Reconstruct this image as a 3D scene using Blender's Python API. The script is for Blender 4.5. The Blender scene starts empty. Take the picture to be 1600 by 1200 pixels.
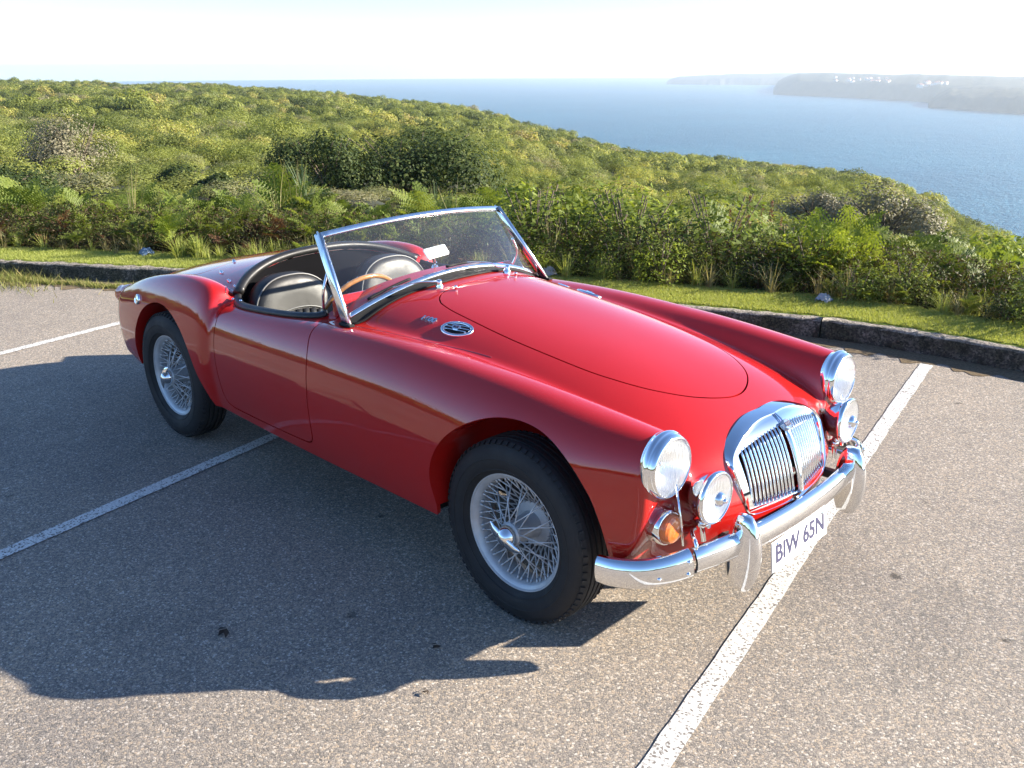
# Red classic roadster in a clifftop car park above the sea.
import bpy, math, random
import numpy as np
from mathutils import Vector, Matrix
random.seed(7); RNG = np.random.default_rng(7)
sc = bpy.context.scene
col = sc.collection

# ------------------------------------------------------------------ camera, sky, sun, exposure
CAM = np.array([1.89924, -2.59741, 1.78190]); YAW, PITCH, ROLL, FPX = 2.34829, 0.33411, -0.00538, 1429.12
_cy, _sy, _cp, _sp = math.cos(YAW), math.sin(YAW), math.cos(PITCH), math.sin(PITCH)
_f = np.array([_cy*_cp, _sy*_cp, -_sp]); _r = np.array([_sy, -_cy, 0.]); _u = np.cross(_r, _f)
_r, _u = math.cos(ROLL)*_r + math.sin(ROLL)*_u, -math.sin(ROLL)*_r + math.cos(ROLL)*_u
cam_d = bpy.data.cameras.new('camera'); cam = bpy.data.objects.new('camera', cam_d); col.objects.link(cam)
cam.matrix_world = Matrix(((_r[0], _u[0], -_f[0], CAM[0]), (_r[1], _u[1], -_f[1], CAM[1]), (_r[2], _u[2], -_f[2], CAM[2]), (0, 0, 0, 1)))
cam_d.sensor_width = 36.0; cam_d.lens = FPX/1600*36.0; cam_d.clip_start = .05; cam_d.clip_end = 60000
sc.camera = cam
SUN = np.array([1.66, 1.80, 1.0]); SUN /= np.linalg.norm(SUN)
SUN_EL = math.asin(SUN[2]); SUN_AZ = math.atan2(SUN[1], SUN[0])
w = bpy.data.worlds.new('World'); sc.world = w; w.use_nodes = True
nt = w.node_tree; bg = nt.nodes['Background']
sky = nt.nodes.new('ShaderNodeTexSky'); sky.sky_type = 'NISHITA'; sky.sun_disc = False
sky.sun_elevation = SUN_EL; sky.sun_rotation = math.pi/2 - SUN_AZ; sky.altitude = 60; sky.air_density = .75; sky.dust_density = .25; sky.ozone_density = 4.0
nt.links.new(sky.outputs[0], bg.inputs[0]); bg.inputs[1].default_value = .095
sl = bpy.data.lights.new('sun', 'SUN'); sl.energy = 5.0; sl.angle = math.radians(.53); sl.color = (1.0, .90, .76)
so = bpy.data.objects.new('sun', sl); col.objects.link(so)
so.rotation_euler = Vector(SUN).to_track_quat('Z', 'Y').to_euler(); so.location = (20, 25, 20)
sc.view_settings.view_transform = 'Standard'; sc.view_settings.look = 'None'; sc.view_settings.gamma = 1.0
sc.view_settings.use_curve_mapping = False
sc.view_settings.exposure = 1.78
sc.render.engine = 'CYCLES'; sc.cycles.use_denoising = True
sc.cycles.max_bounces = 10; sc.cycles.transparent_max_bounces = 24; sc.cycles.volume_bounces = 1
sc.cycles.caustics_reflective = False; sc.cycles.caustics_refractive = False

# ------------------------------------------------------------------ helpers
def tag(o, label=None, cat=None, group=None, kind=None):
    if label: o['label'] = label
    if cat: o['category'] = cat
    if group: o['group'] = group
    if kind: o['kind'] = kind
    return o
def empty(name, loc=(0, 0, 0), rz=0, parent=None):
    o = bpy.data.objects.new(name, None); col.objects.link(o); o.location = loc; o.rotation_euler = (0, 0, rz); o.parent = parent
    return o
def mesh(name, V, Fc, m=None, smooth=True, normals=None):
    me = bpy.data.meshes.new(name); V = np.asarray(V, float)
    if isinstance(Fc, np.ndarray):
        n, k = Fc.shape
        me.vertices.add(len(V)); me.vertices.foreach_set('co', V.ravel().astype(np.float32))
        me.loops.add(n*k); me.loops.foreach_set('vertex_index', Fc.ravel().astype(np.int32))
        me.polygons.add(n); me.polygons.foreach_set('loop_start', np.arange(0, n*k, k, dtype=np.int32)); me.polygons.foreach_set('loop_total', np.full(n, k, dtype=np.int32))
        me.update(calc_edges=True); me.validate()
    else:
        me.from_pydata(V.tolist(), [], Fc)
    if smooth: me.polygons.foreach_set('use_smooth', np.ones(len(me.polygons), dtype=bool))
    if normals is not None: me.normals_split_custom_set_from_vertices(normals.tolist())
    if m is not None:
        for x in (m if isinstance(m, (list, tuple)) else [m]): me.materials.append(x)
    me.update(); return me
def obj(name, me, parent=None, loc=(0, 0, 0), rot=(0, 0, 0), scale=None):
    o = bpy.data.objects.new(name, me); col.objects.link(o); o.parent = parent; o.location = loc; o.rotation_euler = rot
    if scale is not None: o.scale = scale
    return o
class MB:
    """collects shapes that form one part"""
    def __init__(s): s.v = []; s.f = []; s.sm = []
    def add(s, V, Fc, smooth=True, M=None):
        n = len(s.v); V = [Vector(p) for p in V]
        if M is not None: V = [M @ p for p in V]
        s.v += [tuple(p) for p in V]; s.f += [tuple(i+n for i in q) for q in Fc]; s.sm += [smooth]*len(Fc); return s
    def box(s, c, d, M=None, bev=0.0):
        x, y, z = c; a, b, h = d[0]/2, d[1]/2, d[2]/2; e = min(bev, a*.9, b*.9, h*.9)
        if e <= 0:
            V = [(x+i*a, y+j*b, z+k*h) for k in (-1, 1) for j in (-1, 1) for i in (-1, 1)]
            return s.add(V, [(0, 2, 3, 1), (4, 5, 7, 6), (0, 1, 5, 4), (2, 6, 7, 3), (0, 4, 6, 2), (1, 3, 7, 5)], False, M)
        V = []; idx = {}
        for k in (-1, 1):
            for j in (-1, 1):
                for i in (-1, 1):
                    for ax in range(3):
                        p = [x+i*(a-e), y+j*(b-e), z+k*(h-e)]; p[ax] += (i, j, k)[ax]*e; idx[(i, j, k, ax)] = len(V); V.append(tuple(p))
        Fc = []
        for ax in range(3):
            o1, o2 = [q for q in range(3) if q != ax]
            for sg in (-1, 1):
                ring = []
                for s1, s2 in ((-1, -1), (1, -1), (1, 1), (-1, 1)):
                    t = [0, 0, 0]; t[ax] = sg; t[o1] = s1; t[o2] = s2; ring.append(idx[(t[0], t[1], t[2], ax)])
                if (sg > 0) == (ax == 1): ring = ring[::-1]
                Fc.append(tuple(ring))
            for s1 in (-1, 1):
                for s2 in (-1, 1):
                    q = []
                    for sg, aa in ((-1, o1), (1, o1), (1, o2), (-1, o2)):
                        t = [0, 0, 0]; t[ax] = sg; t[o1] = s1; t[o2] = s2; q.append(idx[(t[0], t[1], t[2], aa)])
                    Fc.append(tuple(q))
        for i in (-1, 1):
            for j in (-1, 1):
                for k in (-1, 1): Fc.append(tuple(idx[(i, j, k, q)] for q in range(3)))
        return s.add(V, Fc, False, M)
    def lathe(s, prof, n=32, M=None, smooth=True):
        """profile of (r, h) turned about local z"""
        V = []; Fc = []; m = len(prof)
        for i in range(n):
            a = 2*math.pi*i/n; c, d = math.cos(a), math.sin(a)
            V += [(r*c, r*d, h) for r, h in prof]
        for i in range(n):
            j = (i+1) % n
            for k in range(m-1):
                q = [i*m+k, j*m+k, j*m+k+1, i*m+k+1]
                if prof[k][0] < 1e-6: q = [q[0], q[2], q[3]]
                elif prof[k+1][0] < 1e-6: q = [q[0], q[1], q[2]]
                Fc.append(tuple(q))
        return s.add(V, Fc, smooth, M)
    def sweep(s, path, sect, up=(0, 0, 1), closed=False, caps=True, scale=None, sclosed=True, smooth=True, ups=None):
        """section points (a, b): a along side, b along up"""
        P = [Vector(p) for p in path]; n = len(P); m = len(sect); V = []; Fc = []
        for i in range(n):
            if closed: t = P[(i+1) % n]-P[i-1]
            else: t = P[min(i+1, n-1)]-P[max(i-1, 0)]
            t.normalize(); U = Vector(ups[i]) if ups is not None else Vector(up)
            side = t.cross(U); side.normalize(); u2 = side.cross(t); k = scale[i] if scale is not None else 1.0
            kk = k if isinstance(k, tuple) else (k, k)
            V += [P[i]+side*(a*kk[0])+u2*(b*kk[1]) for a, b in sect]
        for i in range(n if closed else n-1):
            j = (i+1) % n
            for k in range(m if sclosed else m-1):
                l = (k+1) % m; Fc.append((i*m+k, i*m+l, j*m+l, j*m+k))
        if caps and not closed and sclosed:
            Fc.append(tuple(range(m-1, -1, -1))); Fc.append(tuple((n-1)*m+k for k in range(m)))
        return s.add(V, Fc, smooth)
    def tube(s, path, r, n=8, up=(0, 0, 1), closed=False, scale=None):
        return s.sweep(path, [(r*math.cos(2*math.pi*k/n), r*math.sin(2*math.pi*k/n)) for k in range(n)], up, closed, True, scale)
    def build(s, name, m, parent=None, loc=(0, 0, 0), rot=(0, 0, 0), fix=True):
        me = bpy.data.meshes.new(name); me.from_pydata(s.v, [], s.f)
        me.polygons.foreach_set('use_smooth', np.array(s.sm, dtype=bool))
        if fix:
            import bmesh
            bm = bmesh.new(); bm.from_mesh(me); bmesh.ops.recalc_face_normals(bm, faces=bm.faces); bm.to_mesh(me); bm.free()
        for x in (m if isinstance(m, (list, tuple)) else [m]): me.materials.append(x)
        me.update(); return obj(name, me, parent, loc, rot)
def smooth_angle(o, deg=35):
    """keep creases sharp on a smooth mesh"""
    me = o.data; import bmesh
    bm = bmesh.new(); bm.from_mesh(me)
    for e in bm.edges:
        e.smooth = not (len(e.link_faces) != 2 or e.calc_face_angle(0) > math.radians(deg))
    for f in bm.faces: f.smooth = True
    bm.to_mesh(me); bm.free(); return o
def catmull(pts, n, closed=False):
    P = [np.array(p, float) for p in pts]; out = []; m = len(P); segs = m if closed else m-1
    for i in range(segs):
        g = (lambda k: P[k % m]) if closed else (lambda k: P[min(max(k, 0), m-1)])
        p0, p1, p2, p3 = g(i-1), g(i), g(i+1), g(i+2)
        for k in range(n):
            t = k/n; out.append(.5*(2*p1+(p2-p0)*t+(2*p0-5*p1+4*p2-p3)*t*t+(3*p1-p0-3*p2+p3)*t**3))
    if not closed: out.append(P[-1])
    return np.array(out)
def text_mesh(body, size, depth, m, bold=0.0):
    cu = bpy.data.curves.new('lettering', 'FONT'); cu.body = body; cu.size = size; cu.extrude = depth; cu.offset = bold; cu.align_x = 'CENTER'; cu.align_y = 'CENTER'
    o = bpy.data.objects.new('lettering', cu); col.objects.link(o)
    me = bpy.data.meshes.new_from_object(o.evaluated_get(bpy.context.evaluated_depsgraph_get()))
    bpy.data.objects.remove(o); bpy.data.curves.remove(cu); me.materials.clear(); me.materials.append(m); return me
def frame(pos, n, t):
    """matrix with local z = n, local x = t"""
    n = Vector(n).normalized(); t = Vector(t); t = (t-n*t.dot(n)).normalized(); b = n.cross(t)
    return Matrix(((t[0], b[0], n[0], pos[0]), (t[1], b[1], n[1], pos[1]), (t[2], b[2], n[2], pos[2]), (0, 0, 0, 1)))

# ------------------------------------------------------------------ materials
def nmat(name):
    m = bpy.data.materials.new(name); m.use_nodes = True; t = m.node_tree; return m, t, t.nodes['Principled BSDF']
def N(t, typ, **kw):
    n = t.nodes.new(typ)
    for k, v in kw.items():
        if k in n.inputs.keys() if isinstance(k, str) and not hasattr(n, k) else False: n.inputs[k].default_value = v
        else: setattr(n, k, v)
    return n
def noise(t, scale, detail=3, rough=.55, vec=None, dist=0.):
    n = t.nodes.new('ShaderNodeTexNoise'); n.inputs['Scale'].default_value = scale; n.inputs['Detail'].default_value = detail; n.inputs['Roughness'].default_value = rough; n.inputs['Distortion'].default_value = dist
    if vec is not None: t.links.new(vec, n.inputs['Vector'])
    return n
def ramp(t, src, stops, interp='LINEAR'):
    r = t.nodes.new('ShaderNodeValToRGB'); r.color_ramp.interpolation = interp; e = r.color_ramp.elements
    while len(e) < len(stops): e.new(.5)
    for k, (p, c) in enumerate(stops):
        e[k].position = p; e[k].color = (c, c, c, 1) if not isinstance(c, tuple) else (*c, 1)
    t.links.new(src, r.inputs[0]); return r
def mixc(t, fac, a, b, mode='MIX'):
    x = t.nodes.new('ShaderNodeMix'); x.data_type = 'RGBA'; x.blend_type = mode
    for sock, val in ((x.inputs[0], fac), (x.inputs[6], a), (x.inputs[7], b)):
        if hasattr(val, 'is_linked'): t.links.new(val, sock)
        elif isinstance(val, tuple): sock.default_value = (*val, 1) if len(val) == 3 else val
        else: sock.default_value = val
    return x.outputs[2]
def mathn(t, op, a, b=None):
    x = t.nodes.new('ShaderNodeMath'); x.operation = op
    for sock, val in ((x.inputs[0], a), (x.inputs[1], b)):
        if val is None: continue
        if hasattr(val, 'is_linked'): t.links.new(val, sock)
        else: sock.default_value = val
    return x.outputs[0]
def bump(t, p, h, strength=.3, dist=.01):
    b = t.nodes.new('ShaderNodeBump'); b.inputs['Strength'].default_value = strength; b.inputs['Distance'].default_value = dist
    t.links.new(h, b.inputs['Height']); t.links.new(b.outputs[0], p.inputs['Normal']); return b
def objco(t): return t.nodes.new('ShaderNodeTexCoord').outputs['Object']
def simple(name, c, rough=.5, metal=0., coat=0., var=.0, vscale=30., spec=.5, bmp=0., bscale=200.):
    m, t, p = nmat(name); p.inputs['Base Color'].default_value = (*c, 1); p.inputs['Roughness'].default_value = rough; p.inputs['Metallic'].default_value = metal
    p.inputs['Coat Weight'].default_value = coat; p.inputs['Coat Roughness'].default_value = .03; p.inputs['Specular IOR Level'].default_value = spec
    v = objco(t)
    if var > 0:
        nz = noise(t, vscale, 4, .6, v); f = ramp(t, nz.outputs[0], [(.3, 1-var), (.7, 1+var)])
        t.links.new(mixc(t, 1.0, c, f.outputs[0], 'MULTIPLY'), p.inputs['Base Color'])
        r2 = ramp(t, nz.outputs[0], [(.3, rough*.85), (.7, min(1, rough*1.2))]); t.links.new(r2.outputs[0], p.inputs['Roughness'])
    if bmp > 0: bump(t, p, noise(t, bscale, 3, .6, v).outputs[0], bmp, .003)
    return m
def clear(name, tint=(1, 1, 1), f0=.06, rough=.0, veil=.0, flute=0):
    """thin clear glass sheet: mostly see-through, mirror-like towards grazing angles"""
    m = bpy.data.materials.new(name); m.use_nodes = True; t = m.node_tree; t.nodes.clear()
    out = t.nodes.new('ShaderNodeOutputMaterial'); tr = t.nodes.new('ShaderNodeBsdfTransparent'); tr.inputs[0].default_value = (*tint, 1)
    gl = t.nodes.new('ShaderNodeBsdfGlossy'); gl.inputs['Roughness'].default_value = rough; gl.inputs[0].default_value = (1, 1, 1, 1)
    lw = t.nodes.new('ShaderNodeLayerWeight'); lw.inputs[0].default_value = .5; mx = t.nodes.new('ShaderNodeMixShader')
    fr = mathn(t, 'ADD', mathn(t, 'MULTIPLY', mathn(t, 'POWER', lw.outputs['Facing'], 5.0), .90), f0); t.links.new(fr, mx.inputs[0]); t.links.new(tr.outputs[0], mx.inputs[1]); t.links.new(gl.outputs[0], mx.inputs[2])
    last = mx.outputs[0]
    if veil > 0:  # pale diffuse share painted in for glare and scattered light
        df = t.nodes.new('ShaderNodeBsdfDiffuse'); df.inputs[0].default_value = (.8, .8, .8, 1); tl = t.nodes.new('ShaderNodeBsdfTranslucent'); tl.inputs[0].default_value = (.85, .9, .95, 1)
        ad = t.nodes.new('ShaderNodeMixShader'); t.links.new(df.outputs[0], ad.inputs[1]); t.links.new(tl.outputs[0], ad.inputs[2])
        if flute:
            nz = t.nodes.new('ShaderNodeTexWave'); nz.bands_direction = 'Y'; nz.inputs['Scale'].default_value = flute; nz.inputs['Distortion'].default_value = .4; t.links.new(objco(t), nz.inputs[0])
        else: nz = noise(t, 3, 2, .5, objco(t))
        rr = ramp(t, nz.outputs[0], [(.3, veil*.4), (.75, veil*1.5)])
        m2 = t.nodes.new('ShaderNodeMixShader'); t.links.new(rr.outputs[0], m2.inputs[0]); t.links.new(last, m2.inputs[1]); t.links.new(ad.outputs[0], m2.inputs[2]); last = m2.outputs[0]
    t.links.new(last, out.inputs[0]); return m
M = {}
def make_paint():
    m, t, p = nmat('red_paint'); v = objco(t)
    nz = noise(t, 3.0, 4, .55, v); c = ramp(t, nz.outputs[0], [(.3, (.385, .0085, .0064)), (.7, (.42, .0100, .0075))])
    t.links.new(c.outputs[0], p.inputs['Base Color']); p.inputs['Roughness'].default_value = .45; p.inputs['Specular IOR Level'].default_value = .06
    p.inputs['Coat Weight'].default_value = 1.0; p.inputs['Coat Roughness'].default_value = .015; p.inputs['Coat IOR'].default_value = 1.58
    return m
M['paint'] = make_paint()
M['chrome'] = simple('chrome', (.86, .87, .88), .045, 1.0, var=.03, vscale=9)
M['chrome_soft'] = simple('satin_aluminium', (.80, .81, .82), .16, 1.0, var=.05, vscale=40)
M['silver'] = simple('silver_wheel_paint', (.50, .51, .52), .36, .25, var=.12, vscale=25)
M['rubber'] = simple('tyre_rubber', (.011, .011, .012), .7, var=.25, vscale=12, bmp=.25, bscale=150)
M['seal'] = simple('black_seal_rubber', (.014, .014, .014), .62, var=.15, vscale=30, spec=.2)
M['leather'] = simple('black_leather', (.015, .0145, .014), .45, var=.2, vscale=18, bmp=.18, bscale=260)
M['piping'] = simple('grey_piping', (.10, .10, .10), .4)
M['dark'] = simple('dark_void', (.008, .008, .008), .9)
M['steel'] = simple('dull_steel', (.07, .07, .07), .6, .5, var=.2, vscale=30)
M['carpet'] = simple('black_carpet', (.0035, .0035, .0045), .95, var=.3, vscale=90, spec=.08)
M['wood'] = simple('varnished_wood', (.38, .17, .045), .22, 0, .8, var=.25, vscale=40)
M['white_plate'] = simple('white_plate', (.80, .80, .78), .45, var=.04)
M['ink'] = simple('dark_ink', (.035, .035, .085), .5)
M['glass'] = clear('clear_glass', (.95, .98, .97), veil=.04)  # faint pale film imitates veiling glare on the windscreen
M['lens'] = clear('lamp_glass', (.97, .98, .98), rough=.05, veil=.20, flute=42)  # diffuse bands whiten the lens, imitating light scattered by its flutes
M['reflector'] = simple('lamp_reflector', (.9, .9, .9), .28, 1.0)
def make_amber():
    m, t, p = nmat('amber_lens'); p.inputs['Base Color'].default_value = (.75, .17, .035, 1); p.inputs['Roughness'].default_value = .12; p.inputs['Coat Weight'].default_value = .7
    p.inputs['Subsurface Weight'].default_value = .3; p.inputs['Subsurface Radius'].default_value = (.02, .006, .002)
    wv = t.nodes.new('ShaderNodeTexWave'); wv.inputs['Scale'].default_value = 60; t.links.new(objco(t), wv.inputs[0]); bump(t, p, wv.outputs[0], .3, .003); return m
M['amber'] = make_amber()

# ------------------------------------------------------------------ natural cubic curve helper
class Spl:
    """natural cubic spline, linear outside"""
    def __init__(s, *pts):
        pts = sorted(pts); s.x = np.array([a for a, b in pts], float); s.y = np.array([b for a, b in pts], float)
        n = len(s.x); h = np.diff(s.x); A = np.eye(n); b = np.zeros(n)
        for i in range(1, n-1):
            A[i, i-1] = h[i-1]; A[i, i] = 2*(h[i-1]+h[i]); A[i, i+1] = h[i]
            b[i] = 6*((s.y[i+1]-s.y[i])/h[i]-(s.y[i]-s.y[i-1])/h[i-1])
        s.m = np.linalg.solve(A, b); s.h = h
        s.s0 = (s.y[1]-s.y[0])/h[0]-h[0]*(2*s.m[0]+s.m[1])/6
        s.s1 = (s.y[-1]-s.y[-2])/h[-1]+h[-1]*(2*s.m[-1]+s.m[-2])/6
    def __call__(s, v):
        v = np.asarray(v, float); i = np.clip(np.searchsorted(s.x, v)-1, 0, len(s.h)-1)
        h = s.h[i]; a = (s.x[i+1]-v)/h; b = (v-s.x[i])/h
        r = a*s.y[i]+b*s.y[i+1]+((a**3-a)*s.m[i]+(b**3-b)*s.m[i+1])*h*h/6
        r = np.where(v < s.x[0], s.y[0]+s.s0*(v-s.x[0]), r); return np.where(v > s.x[-1], s.y[-1]+s.s1*(v-s.x[-1]), r)

# ------------------------------------------------------------------ ground: car park, kerb, verge, headland, sea
H2 = np.array([math.cos(YAW), math.sin(YAW)]); R2 = np.array([math.sin(YAW), -math.cos(YAW)])
def polar(az, d):
    """plan position at an azimuth (radians, right positive) and distance from the car park viewpoint"""
    az = np.asarray(az, float); d = np.asarray(d, float)
    return CAM[0]+d*(np.cos(az)*H2[0]+np.sin(az)*R2[0]), CAM[1]+d*(np.cos(az)*H2[1]+np.sin(az)*R2[1])
def to_polar(x, y):
    dx, dy = x-CAM[0], y-CAM[1]; return np.arctan2(dx*R2[0]+dy*R2[1], dx*H2[0]+dy*H2[1]), np.hypot(dx, dy)
KERB = catmull([(-14, -5.2), (-9.2, -1.35), (-7.6, -.28), (-6.754, .263), (-6.296, .53), (-5.768, .86), (-4.6, 1.50), (-3.2, 2.20), (-2.0, 2.72), (-1.2, 3.06), (-.836, 3.20), (-.462, 3.285), (-.074, 3.325), (.392, 3.355), (1.2, 3.36), (2.4, 3.25), (4.0, 2.8), (7.0, 1.2)], 8)
_kaz, _kd = to_polar(KERB[:, 0], KERB[:, 1]); _o = np.argsort(_kaz); _kaz, _kd = _kaz[_o], _kd[_o]
def d0(az): return np.interp(az, _kaz, _kd)
KH = .13
_D = math.radians
EL = Spl((_D(-60), .4), (_D(-27.9), .60), (_D(-21.6), .80), (_D(-14.8), 1.05), (_D(-9.4), 1.52), (_D(-3.7), 2.25), (_D(2), 3.5), (_D(7.8), 4.85), (_D(13.5), 5.35), (_D(17.7), 5.7), (_D(22.5), 6.3), (_D(25.9), 7.8), (_D(29.3), 9.6), (_D(45), 14.))
DD = Spl((_D(-60), 400.), (_D(-28), 390.), (_D(-15), 370.), (_D(-4), 320.), (_D(8), 240.), (_D(18), 195.), (_D(24), 170.), (_D(30), 150.), (_D(50), 110.))
def fbm(x, y, seed=0):
    r = 0
    for k, (fq, am) in enumerate(((.05, 1.), (.11, .55), (.27, .28), (.6, .12))):
        r = r+am*(np.sin(x*fq+1.7*seed+k*2.1+1.3*np.sin(y*fq*.83+k))*np.cos(y*fq*1.07-.9*seed+k*1.3+1.1*np.sin(x*fq*.71)))
    return r
SEA_Z = -84.0
def ground_z(az, d):
    az = np.clip(az, _D(-60), _D(50)); e = EL(az); D = DD(az); k0 = d0(az)+.55; a0 = np.degrees(np.arctan2(CAM[2]-KH-.02, k0)); p = .55
    q = np.clip(d, k0, None); s = ((k0/q)**p-(k0/D)**p)/(1-(k0/D)**p); ang = e+(a0-e)*s
    x, y = polar(az, d); veg = 1.15*np.clip((d-20)/60, 0, 1)
    z = CAM[2]-d*np.tan(np.radians(ang))-veg+.35*fbm(x, y, 1)*np.clip((d-14)/60, 0, 1)
    z = np.where(d < k0, KH-.004+.02*np.clip((d-d0(az))/.5, 0, 1), z)
    over = np.maximum(d-D, 0); z = z-over*.28-(over/38)**2
    return np.maximum(z, SEA_Z-3)
def gz(x, y):
    az, d = to_polar(x, y); return ground_z(az, d)

def asphalt_mat():
    m, t, p = nmat('asphalt_aggregate'); v = objco(t)
    def vor(scale, feat='F1'):
        n = t.nodes.new('ShaderNodeTexVoronoi'); n.feature = feat; n.inputs['Scale'].default_value = scale; t.links.new(v, n.inputs['Vector']); return n
    v1 = vor(150); v2 = vor(260); ve = vor(150, 'DISTANCE_TO_EDGE')
    sep = t.nodes.new('ShaderNodeSeparateColor'); t.links.new(v1.outputs['Color'], sep.inputs[0])
    stone = ramp(t, sep.outputs[0], [(.0, (.15, .14, .13)), (.25, (.24, .22, .20)), (.45, (.32, .28, .235)), (.65, (.38, .31, .235)), (.82, (.41, .36, .30)), (1.0, (.52, .48, .43))])
    sep2 = t.nodes.new('ShaderNodeSeparateColor'); t.links.new(v2.outputs['Color'], sep2.inputs[0])
    small = ramp(t, sep2.outputs[0], [(.0, (.13, .122, .118)), (.5, (.24, .215, .19)), (1.0, (.38, .33, .275))])
    pick = ramp(t, sep.outputs[1], [(.42, 0.), (.46, 1.)])
    c = mixc(t, pick.outputs[0], small.outputs[0], stone.outputs[0])
    gap = ramp(t, ve.outputs[0], [(.0, .50), (.10, 1.0)])
    c = mixc(t, 1.0, c, gap.outputs[0], 'MULTIPLY')
    big = noise(t, .55, 6, .62, v); pt = ramp(t, big.outputs[0], [(.28, (.78, .78, .80)), (.5, (1.04, 1.02, .98)), (.72, (1.22, 1.17, 1.09))])
    c = mixc(t, 1.0, c, pt.outputs[0], 'MULTIPLY')
    st = noise(t, 3.1, 5, .7, v, .4); so_ = ramp(t, st.outputs[0], [(.26, .55), (.36, 1.0)]); c = mixc(t, 1.0, c, so_.outputs[0], 'MULTIPLY')
    sm = noise(t, .85, 9, .68, v, 1.2); sm_ = ramp(t, sm.outputs[0], [(.34, .87), (.46, 1.0)]); c = mixc(t, 1.0, c, sm_.outputs[0], 'MULTIPLY')
    spots = t.nodes.new('ShaderNodeTexVoronoi'); spots.inputs['Scale'].default_value = 2.3; spots.inputs['Randomness'].default_value = 1.0; t.links.new(v, spots.inputs['Vector'])
    wob = noise(t, 26, 3, .6, v); dd = mathn(t, 'ADD', spots.outputs['Distance'], mathn(t, 'MULTIPLY', wob.outputs[0], .10)); sr = ramp(t, dd, [(.085, .35), (.115, 1.0)]); c = mixc(t, 1.0, c, sr.outputs[0], 'MULTIPLY')
    t.links.new(c, p.inputs['Base Color']); p.inputs['Roughness'].default_value = .82; p.inputs['Specular IOR Level'].default_value = .35
    h = mathn(t, 'ADD', mathn(t, 'MULTIPLY', gap.outputs[0], .8), mathn(t, 'MULTIPLY', sep.outputs[2], .9)); h = mathn(t, 'ADD', h, mathn(t, 'MULTIPLY', noise(t, 320, 2, .5, v).outputs[0], .5))
    bump(t, p, h, .65, .004); return m
def line_mat(base):
    m, t, p = nmat('worn_white_paint'); v = objco(t)
    n1 = t.nodes.new('ShaderNodeTexVoronoi'); n1.inputs['Scale'].default_value = 150; t.links.new(v, n1.inputs['Vector'])
    s = t.nodes.new('ShaderNodeSeparateColor'); t.links.new(n1.outputs['Color'], s.inputs[0])
    wear = noise(t, 2.2, 4, .6, v); wsum = mathn(t, 'ADD', s.outputs[0], mathn(t, 'MULTIPLY', wear.outputs[0], .55))
    f = ramp(t, wsum, [(.40, 0.), (.56, 1.)]); dots = ramp(t, n1.outputs['Distance'], [(.30, 1.0), (.62, .80)])
    wc = mixc(t, 1.0, (.66, .65, .61), dots.outputs[0], 'MULTIPLY')
    c = mixc(t, f.outputs[0], (.17, .15, .13), wc); t.links.new(c, p.inputs['Base Color']); p.inputs['Roughness'].default_value = .75
    bump(t, p, s.outputs[0], .35, .002); return m
def soil_mat(name, a, b, sc_=6., bm=.5):
    m, t, p = nmat(name); v = objco(t); n1 = noise(t, sc_, 8, .7, v); r = ramp(t, n1.outputs[0], [(.3, a), (.7, b)])
    t.links.new(r.outputs[0], p.inputs['Base Color']); p.inputs['Roughness'].default_value = .95; p.inputs['Specular IOR Level'].default_value = 0.; bump(t, p, noise(t, sc_*6, 4, .7, v).outputs[0], bm, .03); return m
def kerb_mat():
    m, t, p = nmat('mossy_kerb_concrete'); v = objco(t)
    n1 = t.nodes.new('ShaderNodeTexVoronoi'); n1.inputs['Scale'].default_value = 95; t.links.new(v, n1.inputs['Vector']); s = t.nodes.new('ShaderNodeSeparateColor'); t.links.new(n1.outputs['Color'], s.inputs[0])
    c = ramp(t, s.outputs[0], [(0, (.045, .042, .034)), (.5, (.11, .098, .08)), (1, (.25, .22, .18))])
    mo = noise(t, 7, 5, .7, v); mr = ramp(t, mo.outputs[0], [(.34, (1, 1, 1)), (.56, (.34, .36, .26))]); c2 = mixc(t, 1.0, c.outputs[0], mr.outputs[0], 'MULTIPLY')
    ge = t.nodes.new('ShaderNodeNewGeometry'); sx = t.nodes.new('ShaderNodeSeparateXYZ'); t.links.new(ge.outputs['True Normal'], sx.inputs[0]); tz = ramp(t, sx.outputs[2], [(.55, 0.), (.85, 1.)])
    lit_top = ramp(t, s.outputs[0], [(0, (.13, .115, .09)), (.5, (.26, .225, .18)), (1, (.42, .37, .30))]); c2 = mixc(t, tz.outputs[0], c2, lit_top.outputs[0])  # upward faces less mossy and painted paler, like sunlit tops
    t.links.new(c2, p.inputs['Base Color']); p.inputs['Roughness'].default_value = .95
    bump(t, p, mathn(t, 'ADD', s.outputs[1], mathn(t, 'MULTIPLY', noise(t, 40, 4, .7, v).outputs[0], 2.0)), .9, .008); return m
M['asphalt'] = asphalt_mat(); M['line'] = line_mat(None); M['kerb'] = kerb_mat()
M['soil'] = soil_mat('dark_heath_soil', (.022, .024, .012), (.060, .060, .028), 1.5); M['turf'] = soil_mat('verge_turf', (.20, .25, .045), (.30, .35, .085), 9.)
M['grit'] = soil_mat('sandy_gutter_grit', (.15, .115, .08), (.33, .26, .17), 60., .8)
def flat_poly(name, pts, z, m, kind='structure'):
    me = bpy.data.meshes.new(name); me.from_pydata([(x, y, z) for x, y in pts], [], [tuple(range(len(pts)))]); me.materials.append(m); o = obj(name, me)
    if kind: tag(o, kind=kind)
    return o
lot = [tuple(p) for p in KERB]+[(20, -6), (17, -24), (-12, -27), (-24, -14)]
flat_poly('ground', [tuple(p) for p in KERB]+[(60, -10), (90, -90), (-90, -90), (-60, -30)], -.02, M['soil'])
flat_poly('car_park', lot, 0.0, M['asphalt'])
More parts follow.
